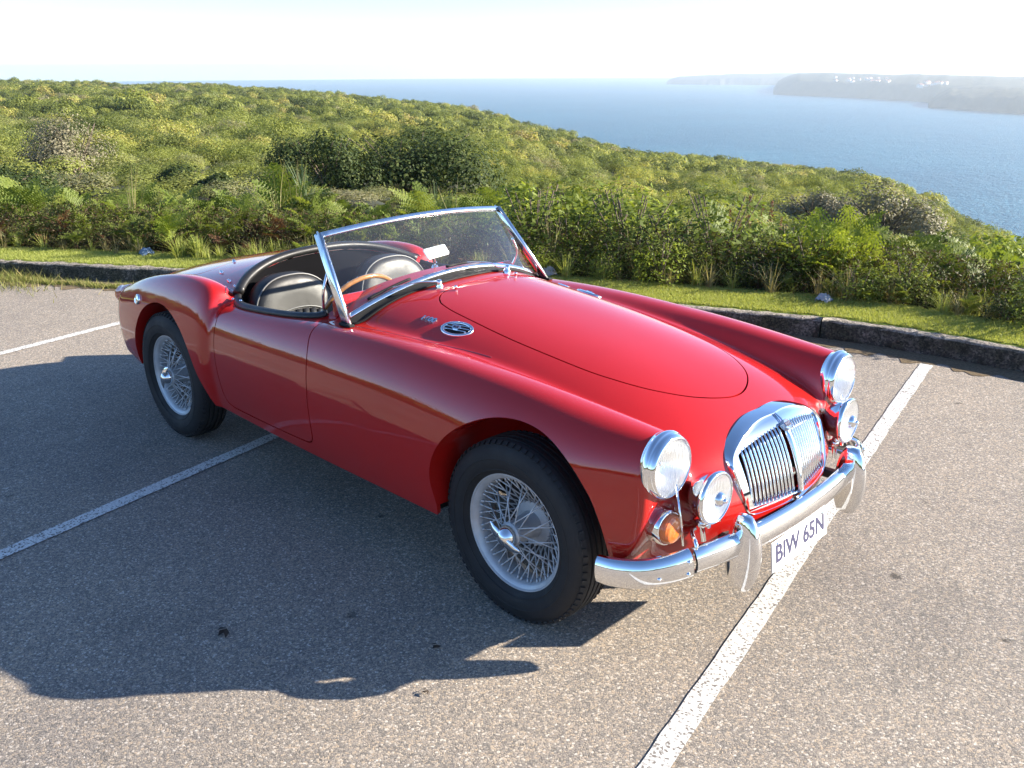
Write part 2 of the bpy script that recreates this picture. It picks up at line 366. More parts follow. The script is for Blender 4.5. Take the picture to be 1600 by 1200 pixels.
# bay lines: every 2.61 m, 0.10 m wide
LA, LO, LS = 1.7788, 2.04405, -2.61262
ld = np.array([math.cos(LA), math.sin(LA)]); ln = np.array([-math.sin(LA), math.cos(LA)])
def line_end(k):
    best = None
    for i in range(len(KERB)-1):
        a = KERB[i]@ln-(LO+k*LS); b = KERB[i+1]@ln-(LO+k*LS)
        if a*b <= 0 and a != b: best = KERB[i]+(KERB[i+1]-KERB[i])*a/(a-b)
    return best
for k, (w0, gap, kink) in {0: (.074, .35, 0), 1: (.075, .21, .004), -1: (.074, .45, 0), 2: (.074, .3, 0), -2: (.074, .3, 0), -3: (.074, .3, 0)}.items():
    e = line_end(k)
    if e is None: continue
    t1 = e@ld-gap; t0 = t1-6.2; V = []; rr = random.Random(k+5)
    n = 90
    for i in range(n+1):
        t_ = t0+(t1-t0)*i/n; off = (LO+k*LS)+kink*math.sin(i*.11)
        for s in (-1, 1):
            q = ld*t_+ln*(off+s*(w0/2+rr.uniform(-.0022, .0022))); V.append((q[0], q[1], .004))
    me = bpy.data.meshes.new('bay_line'); me.from_pydata(V, [], [(2*i, 2*i+1, 2*i+3, 2*i+2) for i in range(n)]); me.materials.append(M['line'])
    tag(obj('bay_line', me), kind='structure')
# sandy grit lying along the kerb foot
V = []; Fc = []; sel = [i for i in range(len(KERB)) if -9.5 < KERB[i][0] < 3.5]
for j, i in enumerate(sel):
    t_ = KERB[min(i+1, len(KERB)-1)]-KERB[i-1]; t_ /= np.linalg.norm(t_); nrm = np.array([t_[1], -t_[0]])
    wd = .20+.05*math.sin(j*.9)+.04*math.sin(j*2.3)+(.10 if KERB[i][0] < -4 else 0)
    a, b = KERB[i], KERB[i]+nrm*wd; V += [(a[0], a[1], .006), (b[0], b[1], .003)]
    if j: Fc.append((2*j-2, 2*j-1, 2*j+1, 2*j))
tag(obj('gutter', mesh('gutter', V, Fc, M['grit'])), kind='structure')
# kerb in cast lengths
kroot = empty('kerb'); tag(kroot, kind='structure')
ki = [i for i in range(len(KERB)) if -9.6 < KERB[i][0] < 6.8]
KP = KERB[ki]; seglen = np.concatenate([[0], np.cumsum(np.linalg.norm(np.diff(KP, axis=0), axis=1))])
def kat(s):
    return np.array([np.interp(s, seglen, KP[:, 0]), np.interp(s, seglen, KP[:, 1])])
joint0 = seglen[np.argmin(np.abs(KP[:, 0]+.836))]
starts = np.arange(joint0-2.44*5, seglen[-1], 2.44)
for s0 in starts:
    a, b = max(s0+.004, 0), min(s0+2.436, seglen[-1])
    if b-a < .3: continue
    n = 40; V = []; Fc = []; pr = [(0, -.05), (.004, 0), (-.006, .05), (-.010, .10), (-.016, .118), (-.032, .129), (-.06, .131), (-.105, .130), (-.125, .122), (-.13, -.05)]
    m_ = len(pr)
    for i in range(n+1):
        s = a+(b-a)*i/n; q = kat(s); t_ = kat(min(s+.05, seglen[-1]))-kat(max(s-.05, 0)); t_ /= np.linalg.norm(t_); nr = np.array([t_[1], -t_[0]])
        for k, (off, z) in enumerate(pr):
            jx, jz = (RNG.normal(0, .0035), RNG.normal(0, .003)) if 0 < k < m_-1 else (0, 0); V.append((q[0]+nr[0]*(off+jx), q[1]+nr[1]*(off+jx), z+jz))
    for i in range(n):
        for k in range(m_-1): Fc.append((i*m_+k, (i+1)*m_+k, (i+1)*m_+k+1, i*m_+k+1))
    Fc += [tuple(range(m_-1, -1, -1)), tuple(n*m_+k for k in range(m_))]
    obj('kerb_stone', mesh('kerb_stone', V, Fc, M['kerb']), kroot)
# verge and headland from one polar grid
az = np.radians(np.concatenate([np.linspace(-60, -32, 15)[:-1], np.linspace(-32, 34, 133), np.linspace(34, 50, 9)[1:]]))
def polar_sheet(name, rows, m):
    """rows: function az -> distances"""
    dd = np.stack([rows(a) for a in az], 0); A = np.repeat(az[:, None], dd.shape[1], 1); X, Y = polar(A, dd); Z = ground_z(A, dd)
    V = np.stack([X, Y, Z], -1).reshape(-1, 3); n, k = dd.shape
    I = np.arange(n*k).reshape(n, k); Q = np.stack([I[:-1, :-1], I[1:, :-1], I[1:, 1:], I[:-1, 1:]], -1).reshape(-1, 4)
    o = obj(name, mesh(name, V, Q[:, ::-1].copy(), m)); tag(o, kind='structure'); return o
polar_sheet('verge', lambda a: d0(a)+np.array([.10, .2, .3, .4, .5, .55, .75, 1.0]), M['turf'])
polar_sheet('headland', lambda a: np.concatenate([(d0(a)+1.0)+np.array([0, .3, .7, 1.2]), np.geomspace(d0(a)+3, float(DD(a)), 60), float(DD(a))+np.array([6, 14, 25, 40, 60, 90, 130, 190, 260])]), M['soil'])

def sea_mat():
    m, t, p = nmat('sea_water'); v = objco(t)
    big = noise(t, .004, 5, .6, v); c = ramp(t, big.outputs[0], [(.3, (.008, .070, .125)), (.7, (.016, .105, .165))])
    cap = noise(t, .055, 8, .75, v); cr = ramp(t, cap.outputs[0], [(.70, 0.), (.73, 1.)])
    cc = mixc(t, cr.outputs[0], c.outputs[0], (.55, .58, .60)); t.links.new(cc, p.inputs['Base Color']); p.inputs['Roughness'].default_value = .36; p.inputs['IOR'].default_value = 1.33; p.inputs['Specular IOR Level'].default_value = .22
    mp = t.nodes.new('ShaderNodeMapping'); mp.inputs['Scale'].default_value = (1, .45, 1); mp.inputs['Rotation'].default_value = (0, 0, .6); t.links.new(v, mp.inputs[0])
    h = mathn(t, 'ADD', mathn(t, 'MULTIPLY', noise(t, .05, 6, .65, mp.outputs[0]).outputs[0], 2.0), noise(t, .4, 5, .65, mp.outputs[0]).outputs[0])
    bump(t, p, h, 1.0, 2.2); return m
M['sea'] = sea_mat()
n = 96; V = [(CAM[0]+7400*math.cos(2*math.pi*k/n), CAM[1]+7400*math.sin(2*math.pi*k/n), SEA_Z) for k in range(n)]
tag(obj('sea', mesh('sea', V, [tuple(range(n))], M['sea'], False)), kind='structure')

# far headlands across the water
M['far'] = soil_mat('far_bush_and_rock', (.030, .036, .030), (.085, .080, .066), .02, .6)
def far_headland(azd, dist, tops, depth, seed):
    """ridge of cliffs facing the viewpoint: azimuths in degrees, shore distance and crest elevation per azimuth"""
    a = np.radians(np.linspace(azd[0], azd[1], 70)); dsh = np.interp(a, np.radians([q[0] for q in dist]), [q[1] for q in dist]); te = np.interp(a, np.radians([q[0] for q in tops]), [q[1] for q in tops])
    V = []; rows = [(0, 0), (.02, .25), (.05, .62), (.12, .72), (.35, .88), (.8, 1.0), (1.0, .9), (1.3, .0)]
    rr = np.random.default_rng(seed); nz = np.convolve(rr.normal(0, 1, len(a)+8), np.ones(5)/5, 'same')[4:-4]
    for i in range(len(a)):
        edge = min(1.0, min(i, len(a)-1-i)/5); dc = dsh[i]+depth*.8; hgt = (CAM[2]-SEA_Z)+dc*math.tan(math.radians(te[i])); hgt = max(hgt, 5)*(edge**.35)*(1+.035*nz[i])
        for fr_, hh in rows:
            x, y = polar(a[i], dsh[i]*(1+.012*nz[i])+depth*fr_); V.append((float(x), float(y), SEA_Z-2+hgt*hh*(1+.05*rr.normal() if 0 < hh < 1 else 1)))
    k = len(rows); Fc = [(i*k+j, i*k+j+1, (i+1)*k+j+1, (i+1)*k+j) for i in range(len(a)-1) for j in range(k-1)]
    o = obj('far_headland', mesh('far_headland', V, Fc, M['far'])); tag(o, kind='structure'); return a, dsh, te, depth
far_headland((9.2, 19), [(9.2, 4700), (19, 4400)], [(9.2, -.62), (11, -.52), (13, -.44), (16, -.40), (19, -.5)], 700, 1)
mid = far_headland((15.3, 33), [(15.3, 3050), (20, 2750), (24, 2450), (33, 2300)], [(15.3, -.55), (16, -.42), (18, -.37), (20, -.45), (24, -.50), (28, -.62), (33, -.75)], 900, 2)
far_headland((23.6, 36), [(23.6, 2180), (28, 1950), (36, 1800)], [(23.6, -1.5), (24.6, -1.22), (28, -1.20), (36, -1.3)], 300, 3)
M['house'] = simple('pale_render', (.55, .52, .48), .8); M['tile'] = simple('red_tile', (.35, .13, .08), .8)
hr = random.Random(3)
for k in range(34):
    if k < 22: ad, f = hr.uniform(18.6, 21.8), hr.uniform(.10, .30)
    elif k < 28: ad, f = hr.uniform(23.0, 24.6), hr.uniform(.12, .32)
    else: ad, f = hr.uniform(22.9, 24.0), hr.uniform(.05, .12)
    a = math.radians(ad); ds = float(np.interp(a, mid[0], mid[1])); te = float(np.interp(a, mid[0], mid[2])); dc = ds+900*.8; hg = (CAM[2]-SEA_Z)+dc*math.tan(math.radians(te))
    x, y = polar(a, ds+900*f); z = SEA_Z-2+hg*float(np.interp(f, [.02, .05, .12, .35, .8], [.25, .62, .72, .88, 1.0]))
    w_, d_, h_ = hr.uniform(6, 11), hr.uniform(6, 9), hr.uniform(2.5, 4.5); b = MB(); b.box((0, 0, h_/2-2), (w_, d_, h_+4)); 
    hs = b.build('house', M['house'], None, (float(x), float(y), z), (0, 0, hr.uniform(0, 3)))
    r_ = MB(); r_.add([(-w_/2-.4, -d_/2-.4, h_+.02), (w_/2+.4, -d_/2-.4, h_+.02), (w_/2+.4, d_/2+.4, h_+.02), (-w_/2-.4, d_/2+.4, h_+.02), (-w_/4, 0, h_+1.6), (w_/4, 0, h_+1.6)], [(0, 1, 5, 4), (1, 2, 5), (2, 3, 4, 5), (3, 0, 4), (3, 2, 1, 0)], False); r_.build('roof', M['tile'], hs)
    tag(hs, 'tiny pale house among the trees on the hazy far headland', 'house', 'houses on the far headland')

# ------------------------------------------------------------------ vegetation
def leaf_mat(name, stops, rough=.55, trans=.35, vary=.5, spec=.15, patch=0.):
    """foliage: colour differs from plant to plant and from leaf to leaf, some light passes through"""
    m = bpy.data.materials.new(name); m.use_nodes = True; t = m.node_tree; p = t.nodes['Principled BSDF']; out = t.nodes['Material Output']
    oi = t.nodes.new('ShaderNodeObjectInfo'); geo = t.nodes.new('ShaderNodeNewGeometry'); v = t.nodes.new('ShaderNodeTexCoord').outputs['Object']
    isl = geo.outputs['Random Per Island']; nz = noise(t, 1.7, 3, .6, v)
    if patch:
        pn = noise(t, patch, 3, .6, oi.outputs['Location']); who = mathn(t, 'FRACT', mathn(t, 'ADD', mathn(t, 'MULTIPLY', pn.outputs[0], 1.9), mathn(t, 'MULTIPLY', oi.outputs['Random'], .42)))
    else: who = oi.outputs['Random']
    f = mathn(t, 'ADD', mathn(t, 'MULTIPLY', who, vary), mathn(t, 'MULTIPLY', isl, 1-vary-.1)); f = mathn(t, 'ADD', f, mathn(t, 'MULTIPLY', nz.outputs[0], .1))
    c = ramp(t, f, stops); t.links.new(c.outputs[0], p.inputs['Base Color']); p.inputs['Roughness'].default_value = rough; p.inputs['Specular IOR Level'].default_value = spec
    tl = t.nodes.new('ShaderNodeBsdfTranslucent'); t.links.new(mixc(t, 1.0, c.outputs[0], (1.25, 1.2, .6), 'MULTIPLY'), tl.inputs[0]); mx = t.nodes.new('ShaderNodeMixShader'); mx.inputs[0].default_value = trans
    t.links.new(p.outputs[0], mx.inputs[1]); t.links.new(tl.outputs[0], mx.inputs[2]); t.links.new(mx.outputs[0], out.inputs[0]); return m
M['heath'] = leaf_mat('heath_foliage', [(.0, (.050, .068, .024)), (.14, (.10, .125, .038)), (.28, (.185, .215, .052)), (.42, (.28, .305, .078)), (.54, (.23, .235, .12)), (.64, (.30, .265, .165)), (.74, (.17, .21, .075)), (.84, (.36, .37, .09)), (.93, (.36, .29, .13)), (1.0, (.08, .11, .04))], vary=.80, trans=.42, patch=.07)
M['dark_leaf'] = leaf_mat('dark_glossy_foliage', [(.0, (.022, .036, .014)), (.6, (.050, .074, .022)), (1.0, (.12, .14, .04))], rough=.6, trans=.25, vary=.1, spec=.12)
M['bright_leaf'] = leaf_mat('bright_green_foliage', [(.0, (.11, .15, .02)), (.6, (.20, .255, .035)), (1.0, (.34, .37, .07))], rough=.45, trans=.42, vary=.2)
M['fern'] = leaf_mat('bracken_green', [(.0, (.075, .11, .02)), (.5, (.145, .19, .036)), (.85, (.21, .245, .055)), (1.0, (.25, .21, .07))], rough=.5, trans=.4, vary=.55)
M['dead_fern'] = leaf_mat('dead_bracken', [(.0, (.055, .028, .014)), (.6, (.13, .065, .032)), (1.0, (.22, .13, .07))], trans=.2, vary=.3)
M['grey_twig'] = leaf_mat('grey_twigs', [(.0, (.11, .11, .06)), (.6, (.18, .165, .105)), (1.0, (.26, .235, .16))], trans=.1, vary=.3)
M['grass'] = leaf_mat('mown_grass', [(.0, (.25, .295, .065)), (.5, (.34, .38, .10)), (1.0, (.46, .47, .19))], trans=.4, vary=0.)
M['straw'] = leaf_mat('straw_grass', [(.0, (.16, .15, .06)), (.5, (.30, .26, .12)), (1.0, (.48, .43, .26))], trans=.3, vary=.3)
M['reed'] = leaf_mat('blue_green_reed', [(.0, (.06, .10, .05)), (.6, (.11, .16, .075)), (1.0, (.20, .23, .12))], trans=.3, vary=.2)
M['bark'] = simple('twig_bark', (.10, .075, .055), .9, var=.4, vscale=20)
def leaves(C, Nrm, L, Wd, rng, curl=.0):
    """one rhombic leaf per centre, lying across its normal"""
    n = len(C); r = rng.normal(size=(n, 3)); u = r-Nrm*np.sum(r*Nrm, 1)[:, None]; u /= np.linalg.norm(u, axis=1)[:, None]+1e-9; v = np.cross(Nrm, u)
    L = np.broadcast_to(L, n)[:, None]; Wd = np.broadcast_to(Wd, n)[:, None]
    V = np.stack([C-u*L/2, C+v*Wd/2-Nrm*L*curl, C+u*L/2, C-v*Wd/2-Nrm*L*curl], 1).reshape(-1, 3)
    return V, np.arange(4*n).reshape(n, 4)
def unit(a): return a/(np.linalg.norm(a, axis=-1, keepdims=True)+1e-9)
def shrub_mesh(name, m, n, leaf, seed, h=.62, lobes=9, squash=1.0, core=True, spread=1.0, fill=.35):
    """rounded bush of radius 1: lobes of leaves round a core coloured dark as inner shade"""
    rng = np.random.default_rng(seed); th = rng.uniform(0, 2*np.pi, lobes); rr = np.sqrt(rng.uniform(0, 1, lobes))*.66; lc = np.stack([rr*np.cos(th), rr*np.sin(th), h*(.50-.42*rr**2)*rng.uniform(.7, 1.25, lobes)], 1); lr = rng.uniform(.28, .46, lobes)
    k = rng.integers(0, lobes, n); d = unit(rng.normal(size=(n, 3))); d[:, 2] = np.abs(d[:, 2])*1.1-.25; d = unit(d); rad = lr[k]*(1-fill*rng.uniform(0, 1, n)**2)*(1+.18*np.sin(d[:, 0]*9+k)*np.cos(d[:, 1]*8-k))
    C = lc[k]+d*rad[:, None]*np.array([1, 1, .85]); C[:, 2] = np.maximum(C[:, 2], .02)
    Nn = unit(d+rng.normal(0, .30, (n, 3))+np.array([0, 0, .25])); s = rng.uniform(.7, 1.35, n)
    V, Q = leaves(C, Nn, leaf*s, leaf*.55*s, rng, .12)
    me = mesh(name, V, Q, m, False)
    return me
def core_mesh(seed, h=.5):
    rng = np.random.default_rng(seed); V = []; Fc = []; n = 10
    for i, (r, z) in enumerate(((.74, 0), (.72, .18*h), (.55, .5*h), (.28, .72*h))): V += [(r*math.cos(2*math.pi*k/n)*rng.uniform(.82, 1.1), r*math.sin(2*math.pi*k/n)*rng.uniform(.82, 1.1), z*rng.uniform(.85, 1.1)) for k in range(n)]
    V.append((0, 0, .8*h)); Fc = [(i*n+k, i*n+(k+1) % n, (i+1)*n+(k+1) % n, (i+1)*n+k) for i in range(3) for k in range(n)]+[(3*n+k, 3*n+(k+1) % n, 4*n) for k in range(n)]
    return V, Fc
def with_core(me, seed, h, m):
    """join a low dome coloured dark as inner shade under the leaves so that the bush is not see-through"""
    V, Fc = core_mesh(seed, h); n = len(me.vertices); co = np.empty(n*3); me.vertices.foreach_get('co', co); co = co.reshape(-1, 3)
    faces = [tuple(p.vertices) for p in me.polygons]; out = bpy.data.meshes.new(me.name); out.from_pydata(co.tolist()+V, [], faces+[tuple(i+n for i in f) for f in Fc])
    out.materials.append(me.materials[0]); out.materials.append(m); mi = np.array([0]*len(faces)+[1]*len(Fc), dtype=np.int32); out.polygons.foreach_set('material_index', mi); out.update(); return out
M['core'] = simple('inner_shade', (.020, .024, .011), .95, var=.3, vscale=6)  # near-black dome colour paints the shade inside a bush
NEAR = [with_core(shrub_mesh('heath_shrub', M['heath'], 2600, .058, 10+k, h=(.85, 1.0, .75, .9, 1.05)[k], lobes=8+k), 40+k, .5, M['core']) for k in range(5)]
FAR = [with_core(shrub_mesh('heath_shrub_far', M['heath'], 700, .125, 20+k, h=.95, lobes=6+k, fill=.15), 50+k, .5, M['core']) for k in range(5)]

# positions over the headland: jittered rows, closer together near the car park
def scatter():
    out = []; rng = np.random.default_rng(5)
    for lo, hi, st, r0, r1 in ((13., 42., 1.3, .55, 1.1), (42., 110., 2.1, .8, 1.55), (110., 420., 3.1, 1.1, 2.1)):
        g = np.arange(-420, 420, st) if hi > 200 else np.arange(-hi-5, hi+5, st)
        X, Y = np.meshgrid(g, g); X = X.ravel()+rng.uniform(-.45, .45, X.size)*st; Y = Y.ravel()+rng.uniform(-.45, .45, Y.size)*st
        a, d = np.arctan2(X, Y), np.hypot(X, Y); k = (d >= lo) & (d < hi) & (a > _D(-35)) & (a < _D(37)) & (d < DD(a)+6) & (d > d0(a)+2.6)
        a, d = a[k], d[k]; x, y = polar(a, d); r = (r0+(r1-r0)*rng.uniform(0, 1, len(a))**1.6*1.25)*(1+.25*fbm(x*2, y*2, 4)); out.append(np.stack([x, y, ground_z(a, d), np.clip(r, .45, 3.2), d], 1))
    return np.vstack(out)
SC = scatter()
def backdrop():
    """taller scrub round the landward side of the car park"""
    rng = np.random.default_rng(77); n = 420; th = rng.uniform(_D(150), _D(345), n); rad = rng.uniform(25, 46, n); x = -1+rad*np.cos(th); y = -2+rad*np.sin(th); k = y < -3-.0*x
    k &= ~((np.abs(to_polar(x, y)[0]) < _D(40))); x, y = x[k], y[k]; r = rng.uniform(1.5, 3.0, len(x)); return np.stack([x, y, np.full(len(x), -.05), r, np.full(len(x), 60.)], 1)
BACK = backdrop()
BIG = [  # azimuth deg, distance, half width, height, look
    (-6.3, 20.5, 2.5, 2.45, 'dark'), (-11.2, 19.5, 1.4, 2.1, 'dark2'), (-24.9, 23.5, 1.4, 2.5, 'grey'), (22.4, 18.5, 1.4, 1.6, 'dead'), (18.4, 21.0, 1.2, 1.3, 'dead'), (27.8, 15.0, 1.3, .9, 'bright'), (.9, 10.6, .62, 1.2, 'bright'), (2.6, 10.9, .45, .95, 'bright'), (-19.4, 19.0, .75, .75, 'dark2'), (-17.3, 17.0, .6, .6, 'dark2'), (-29.0, 15.5, 1.3, .95, 'dark2')]
bx = np.array([polar(_D(b[0]), b[1]) for b in BIG])
keep = np.ones(len(SC), bool)
for (x, y), b in zip(bx, BIG): keep &= np.hypot(SC[:, 0]-x, SC[:, 1]-y) > b[2]*.9
SC = SC[keep]
_a, _d = to_polar(SC[:, 0], SC[:, 1])
order = np.argsort(SC[:, 4]/SC[:, 3]+1e3*(np.abs(_a) > _D(31))); ind = order[:290]; rest = order[290:]
for i in ind:
    x, y, z, r, d = SC[i]; k = random.randrange(5); o = obj('heath_shrub', NEAR[k], None, (x, y, z-.06*r), (0, 0, random.uniform(0, 6.28)), (r*random.uniform(.9, 1.15), r*random.uniform(.9, 1.15), r*random.uniform(.8, 1.15)*float(np.interp(d, [13, 24, 40], [.5, .7, 1.0]))*(.75 if d < 19 and abs(_a[i]-_D(-7.5)) < _D(8.5) else 1.)))
    tag(o, 'low rounded heath shrub covering the slope between the fern bank and the sea', 'shrub', 'heath shrubs on the slope')
# the rest of the heath reads as one mass
protos = bpy.data.collections.new('heath_prototypes')
for me in NEAR+FAR: protos.objects.link(bpy.data.objects.new(me.name, me))
def heath_mass(idx):
    P = np.vstack([SC[idx], BACK]); me = bpy.data.meshes.new('heath'); me.vertices.add(len(P)); co = P[:, :3].copy(); co[:, 2] -= .05*P[:, 3]; me.vertices.foreach_set('co', co.ravel())
    rng = np.random.default_rng(2)
    a = me.attributes.new('rot', 'FLOAT_VECTOR', 'POINT'); r = np.zeros((len(P), 3)); r[:, 2] = rng.uniform(0, 6.28, len(P)); a.data.foreach_set('vector', r.ravel())
    a = me.attributes.new('scl', 'FLOAT_VECTOR', 'POINT'); s = P[:, 3:4]*rng.uniform(.85, 1.2, (len(P), 3)); s[:, 2] *= 1.05; a.data.foreach_set('vector', s.ravel())
    a = me.attributes.new('pick', 'INT', 'POINT'); far = P[:, 4] > 95; pk = rng.integers(0, 5, len(P)); names = sorted(o.name for o in protos.objects)
    nn = [k for k, n_ in enumerate(names) if 'far' not in n_]; ff = [k for k, n_ in enumerate(names) if 'far' in n_]; a.data.foreach_set('value', np.where(far, np.array(ff)[pk], np.array(nn)[pk]).astype(np.int32))
    o = obj('heath', me); tag(o, 'dense low coastal heath running down the headland to the cliff edge', 'heath', kind='stuff')
    ng = bpy.data.node_groups.new('heath_scatter', 'GeometryNodeTree'); ng.interface.new_socket('Geometry', in_out='INPUT', socket_type='NodeSocketGeometry'); ng.interface.new_socket('Geometry', in_out='OUTPUT', socket_type='NodeSocketGeometry')
    gi = ng.nodes.new('NodeGroupInput'); go = ng.nodes.new('NodeGroupOutput'); ci = ng.nodes.new('GeometryNodeCollectionInfo'); ci.inputs['Collection'].default_value = protos; ci.inputs['Separate Children'].default_value = True; ci.inputs['Reset Children'].default_value = True
    ip = ng.nodes.new('GeometryNodeInstanceOnPoints'); ip.inputs['Pick Instance'].default_value = True
    def attr(n_, typ):
        q = ng.nodes.new('GeometryNodeInputNamedAttribute'); q.data_type = typ; q.inputs[0].default_value = n_; return q.outputs[0]
    ng.links.new(gi.outputs[0], ip.inputs['Points']); ng.links.new(ci.outputs[0], ip.inputs['Instance']); ng.links.new(attr('pick', 'INT'), ip.inputs['Instance Index']); ng.links.new(attr('rot', 'FLOAT_VECTOR'), ip.inputs['Rotation']); ng.links.new(attr('scl', 'FLOAT_VECTOR'), ip.inputs['Scale']); ng.links.new(ip.outputs[0], go.inputs[0])
    md = o.modifiers.new('scatter', 'NODES'); md.node_group = ng
heath_mass(rest)

# larger single bushes: crown of leaves on a branching stem
def limbs(parent, r, h, seed, m, n=7, thick=.035):
    rr = random.Random(seed); b = MB()
    for k in range(n):
        a = 2*math.pi*k/n+rr.uniform(-.3, .3); q = rr.uniform(.3, .62)
        b.tube(catmull([(0, 0, -.1), (q*.25*r*math.cos(a), q*.25*r*math.sin(a), .16*h), (q*.65*r*math.cos(a+.2), q*.65*r*math.sin(a+.2), .34*h), (q*r*math.cos(a+.3), q*r*math.sin(a+.3), .48*h)], 3), thick*.5, 5, up=(.3, .2, 1), scale=[1-.75*i/9 for i in range(10)])
    return b.build('stem', m, parent)
def bush(name, azd, d, r, h, m, label, leaf, n, seed, lobes=12, thick=.05, fill=.35, cat='bush'):
    x, y = polar(_D(azd), d); z = float(ground_z(_D(azd), d)); root = empty(name, (float(x), float(y), z)); tag(root, label, cat)
    me = shrub_mesh('crown', m, n, leaf/r, seed, h=h/r*1.08, lobes=lobes, fill=fill); o = obj('crown', me, root, (0, 0, -.22*h), scale=(r, r, r)); limbs(root, r, h, seed, M['bark'], thick=thick); return root
labels = ['broad dark green glossy bush standing behind the fern bank above the windscreen', 'dark shaded bush touching the left flank of the broad glossy bush', 'airy grey half bare bush standing out of the green heath', 'round brown grey dead bush right of the tall ferns', 'low grey brown twiggy bush below the sea edge', 'bright yellow green leafy bush at the right end of the bank', 'bright green leafy sapling beside the windscreen corner', 'small bright green shrub next to the leafy sapling', 'small dark round bush in front of the pale heath', 'small dark low bush before the grass stalks', 'dark green bush below the airy grey bush']
for k, (b, lb) in enumerate(zip(BIG, labels)):
    mm, lf, nn, fl = {'dark': ('dark_leaf', .075, 15000, .5), 'dark2': ('dark_leaf', .065, 6000, .5), 'grey': ('grey_twig', .055, 7000, .9), 'dead': ('grey_twig', .055, 7000, .8), 'bright': ('bright_leaf', .085, 2600, .5)}[b[4]]
    bush('coastal_bush', b[0], b[1], b[2], b[3], M[mm], lb, lf, nn, 60+k, 14 if b[4] == 'dark' else 9, fill=fl)

# bracken bank behind the verge
def frond_mesh(seed, m, L=.62):
    rng = np.random.default_rng(seed); V = []; Fc = []; n = 11
    def axis(t): return np.array([L*t*(1-.10*t), 0, L*(.16*math.sin(t*2.2)-.30*t*t)])
    for i in range(12):
        p = axis(i/11); wv = .0035*(1-i/13); V += [(p[0], -wv, p[2]), (p[0], wv, p[2])]
        if i: Fc.append((2*i-2, 2*i-1, 2*i+1, 2*i))
    for i in range(n):
        t = .22+.76*i/(n-1); p = axis(t); pl = L*.40*(1-(t-.22)/.80)**.85*(.75 if i == 0 else 1)*rng.uniform(.9, 1.1)+.012
        for s in (-1, 1):
            ang = math.radians(68-18*t+rng.normal(0, 4)); dr = np.array([math.cos(ang), s*math.sin(ang), -.12+rng.normal(0, .06)]); dr /= np.linalg.norm(dr); side = np.array([-dr[1], dr[0], 0]); side /= np.linalg.norm(side)
            m_ = max(3, int(pl/.024))
            for q in range(m_):
                f = (q+.6)/m_; c = p+dr*pl*f+np.array([0, 0, -.10*pl*f*f]); ll = pl*.20*(1-f)**.7+.010
                for s2 in (-1, 1):
                    e = c+side*s2*ll+dr*ll*.45+np.array([0, 0, rng.normal(-.003, .004)]); k = len(V); wdt = .009+.004*(1-f)
                    V += [tuple(c-dr*wdt), tuple(e), tuple(c+dr*wdt)]; Fc.append((k, k+1, k+2))
    return mesh('frond', V, Fc, m, False)
FR = [frond_mesh(k, M['fern'], .44+.035*k) for k in range(5)]; FRD = [frond_mesh(9+k, M['dead_fern'], .5) for k in range(2)]; FRL = [frond_mesh(14+k, M['bright_leaf'], .5) for k in range(2)]
def fern(x, y, s, kind, label, group, n=None):
    z = float(gz(x, y)); root = empty('bracken_fern', (x, y, z-.02), random.uniform(0, 6.28)); tag(root, label, 'fern', group)
    n = n or random.randint(8, 10); src = {'g': FR, 'd': FRD, 'l': FRL}[kind]
    for k in range(n):
        el = random.uniform(.35, 1.25) if k else 1.35; h0 = random.uniform(.05, .30)*s
        o = obj('frond', random.choice(src), root, (0, 0, h0), (random.uniform(-.3, .3), -el, 2*math.pi*k/n+random.uniform(-.4, .4)), (s*random.uniform(.8, 1.15),)*3)
    return root
rng = np.random.default_rng(11); placed = 0
for row, (off, hs) in enumerate(((.78, .40), (1.15, .70), (1.6, 1.0), (2.2, 1.18))):
    a = _D(-31)
    while a < _D(31):
        d = float(d0(a))+off+rng.uniform(-.15, .15); x, y = polar(a, d); az_deg = math.degrees(a)
        left = az_deg < 1.0; leafy = 2 < az_deg < 16
        if not (leafy and rng.random() < .55):
            dead = row == 0 and left and rng.random() < .42 or (row == 1 and left and rng.random() < .2)
            s = hs*rng.uniform(.75, 1.12)*(.92 if left else .80 if az_deg > 17 else .9)
            if dead: fern(float(x), float(y), s*.9, 'd', 'brown dead bracken clump at the foot of the fern bank', 'dead bracken in the fern bank')
            else: fern(float(x), float(y), s, 'g', 'green bracken fern with arching fronds in the bank behind the verge', 'bracken ferns in the bank')
            placed += 1
        a += (.26 if row < 2 else .36)*rng.uniform(.8, 1.2)/d
x, y = polar(_D(-20.5), float(d0(_D(-20.5)))+.66); fern(float(x), float(y), .72, 'l', 'single bright yellow green fern standing out before the dead bracken', None, 5)
for azd, off in ((19.9, 1.0), (18.7, 1.15), (21.2, 1.2)):
    x, y = polar(_D(azd), float(d0(_D(azd)))+off); fern(float(x), float(y), .85, 'l', 'tall bright green fern rising above the bank before the dead bush', 'tall ferns above the bank', 7)

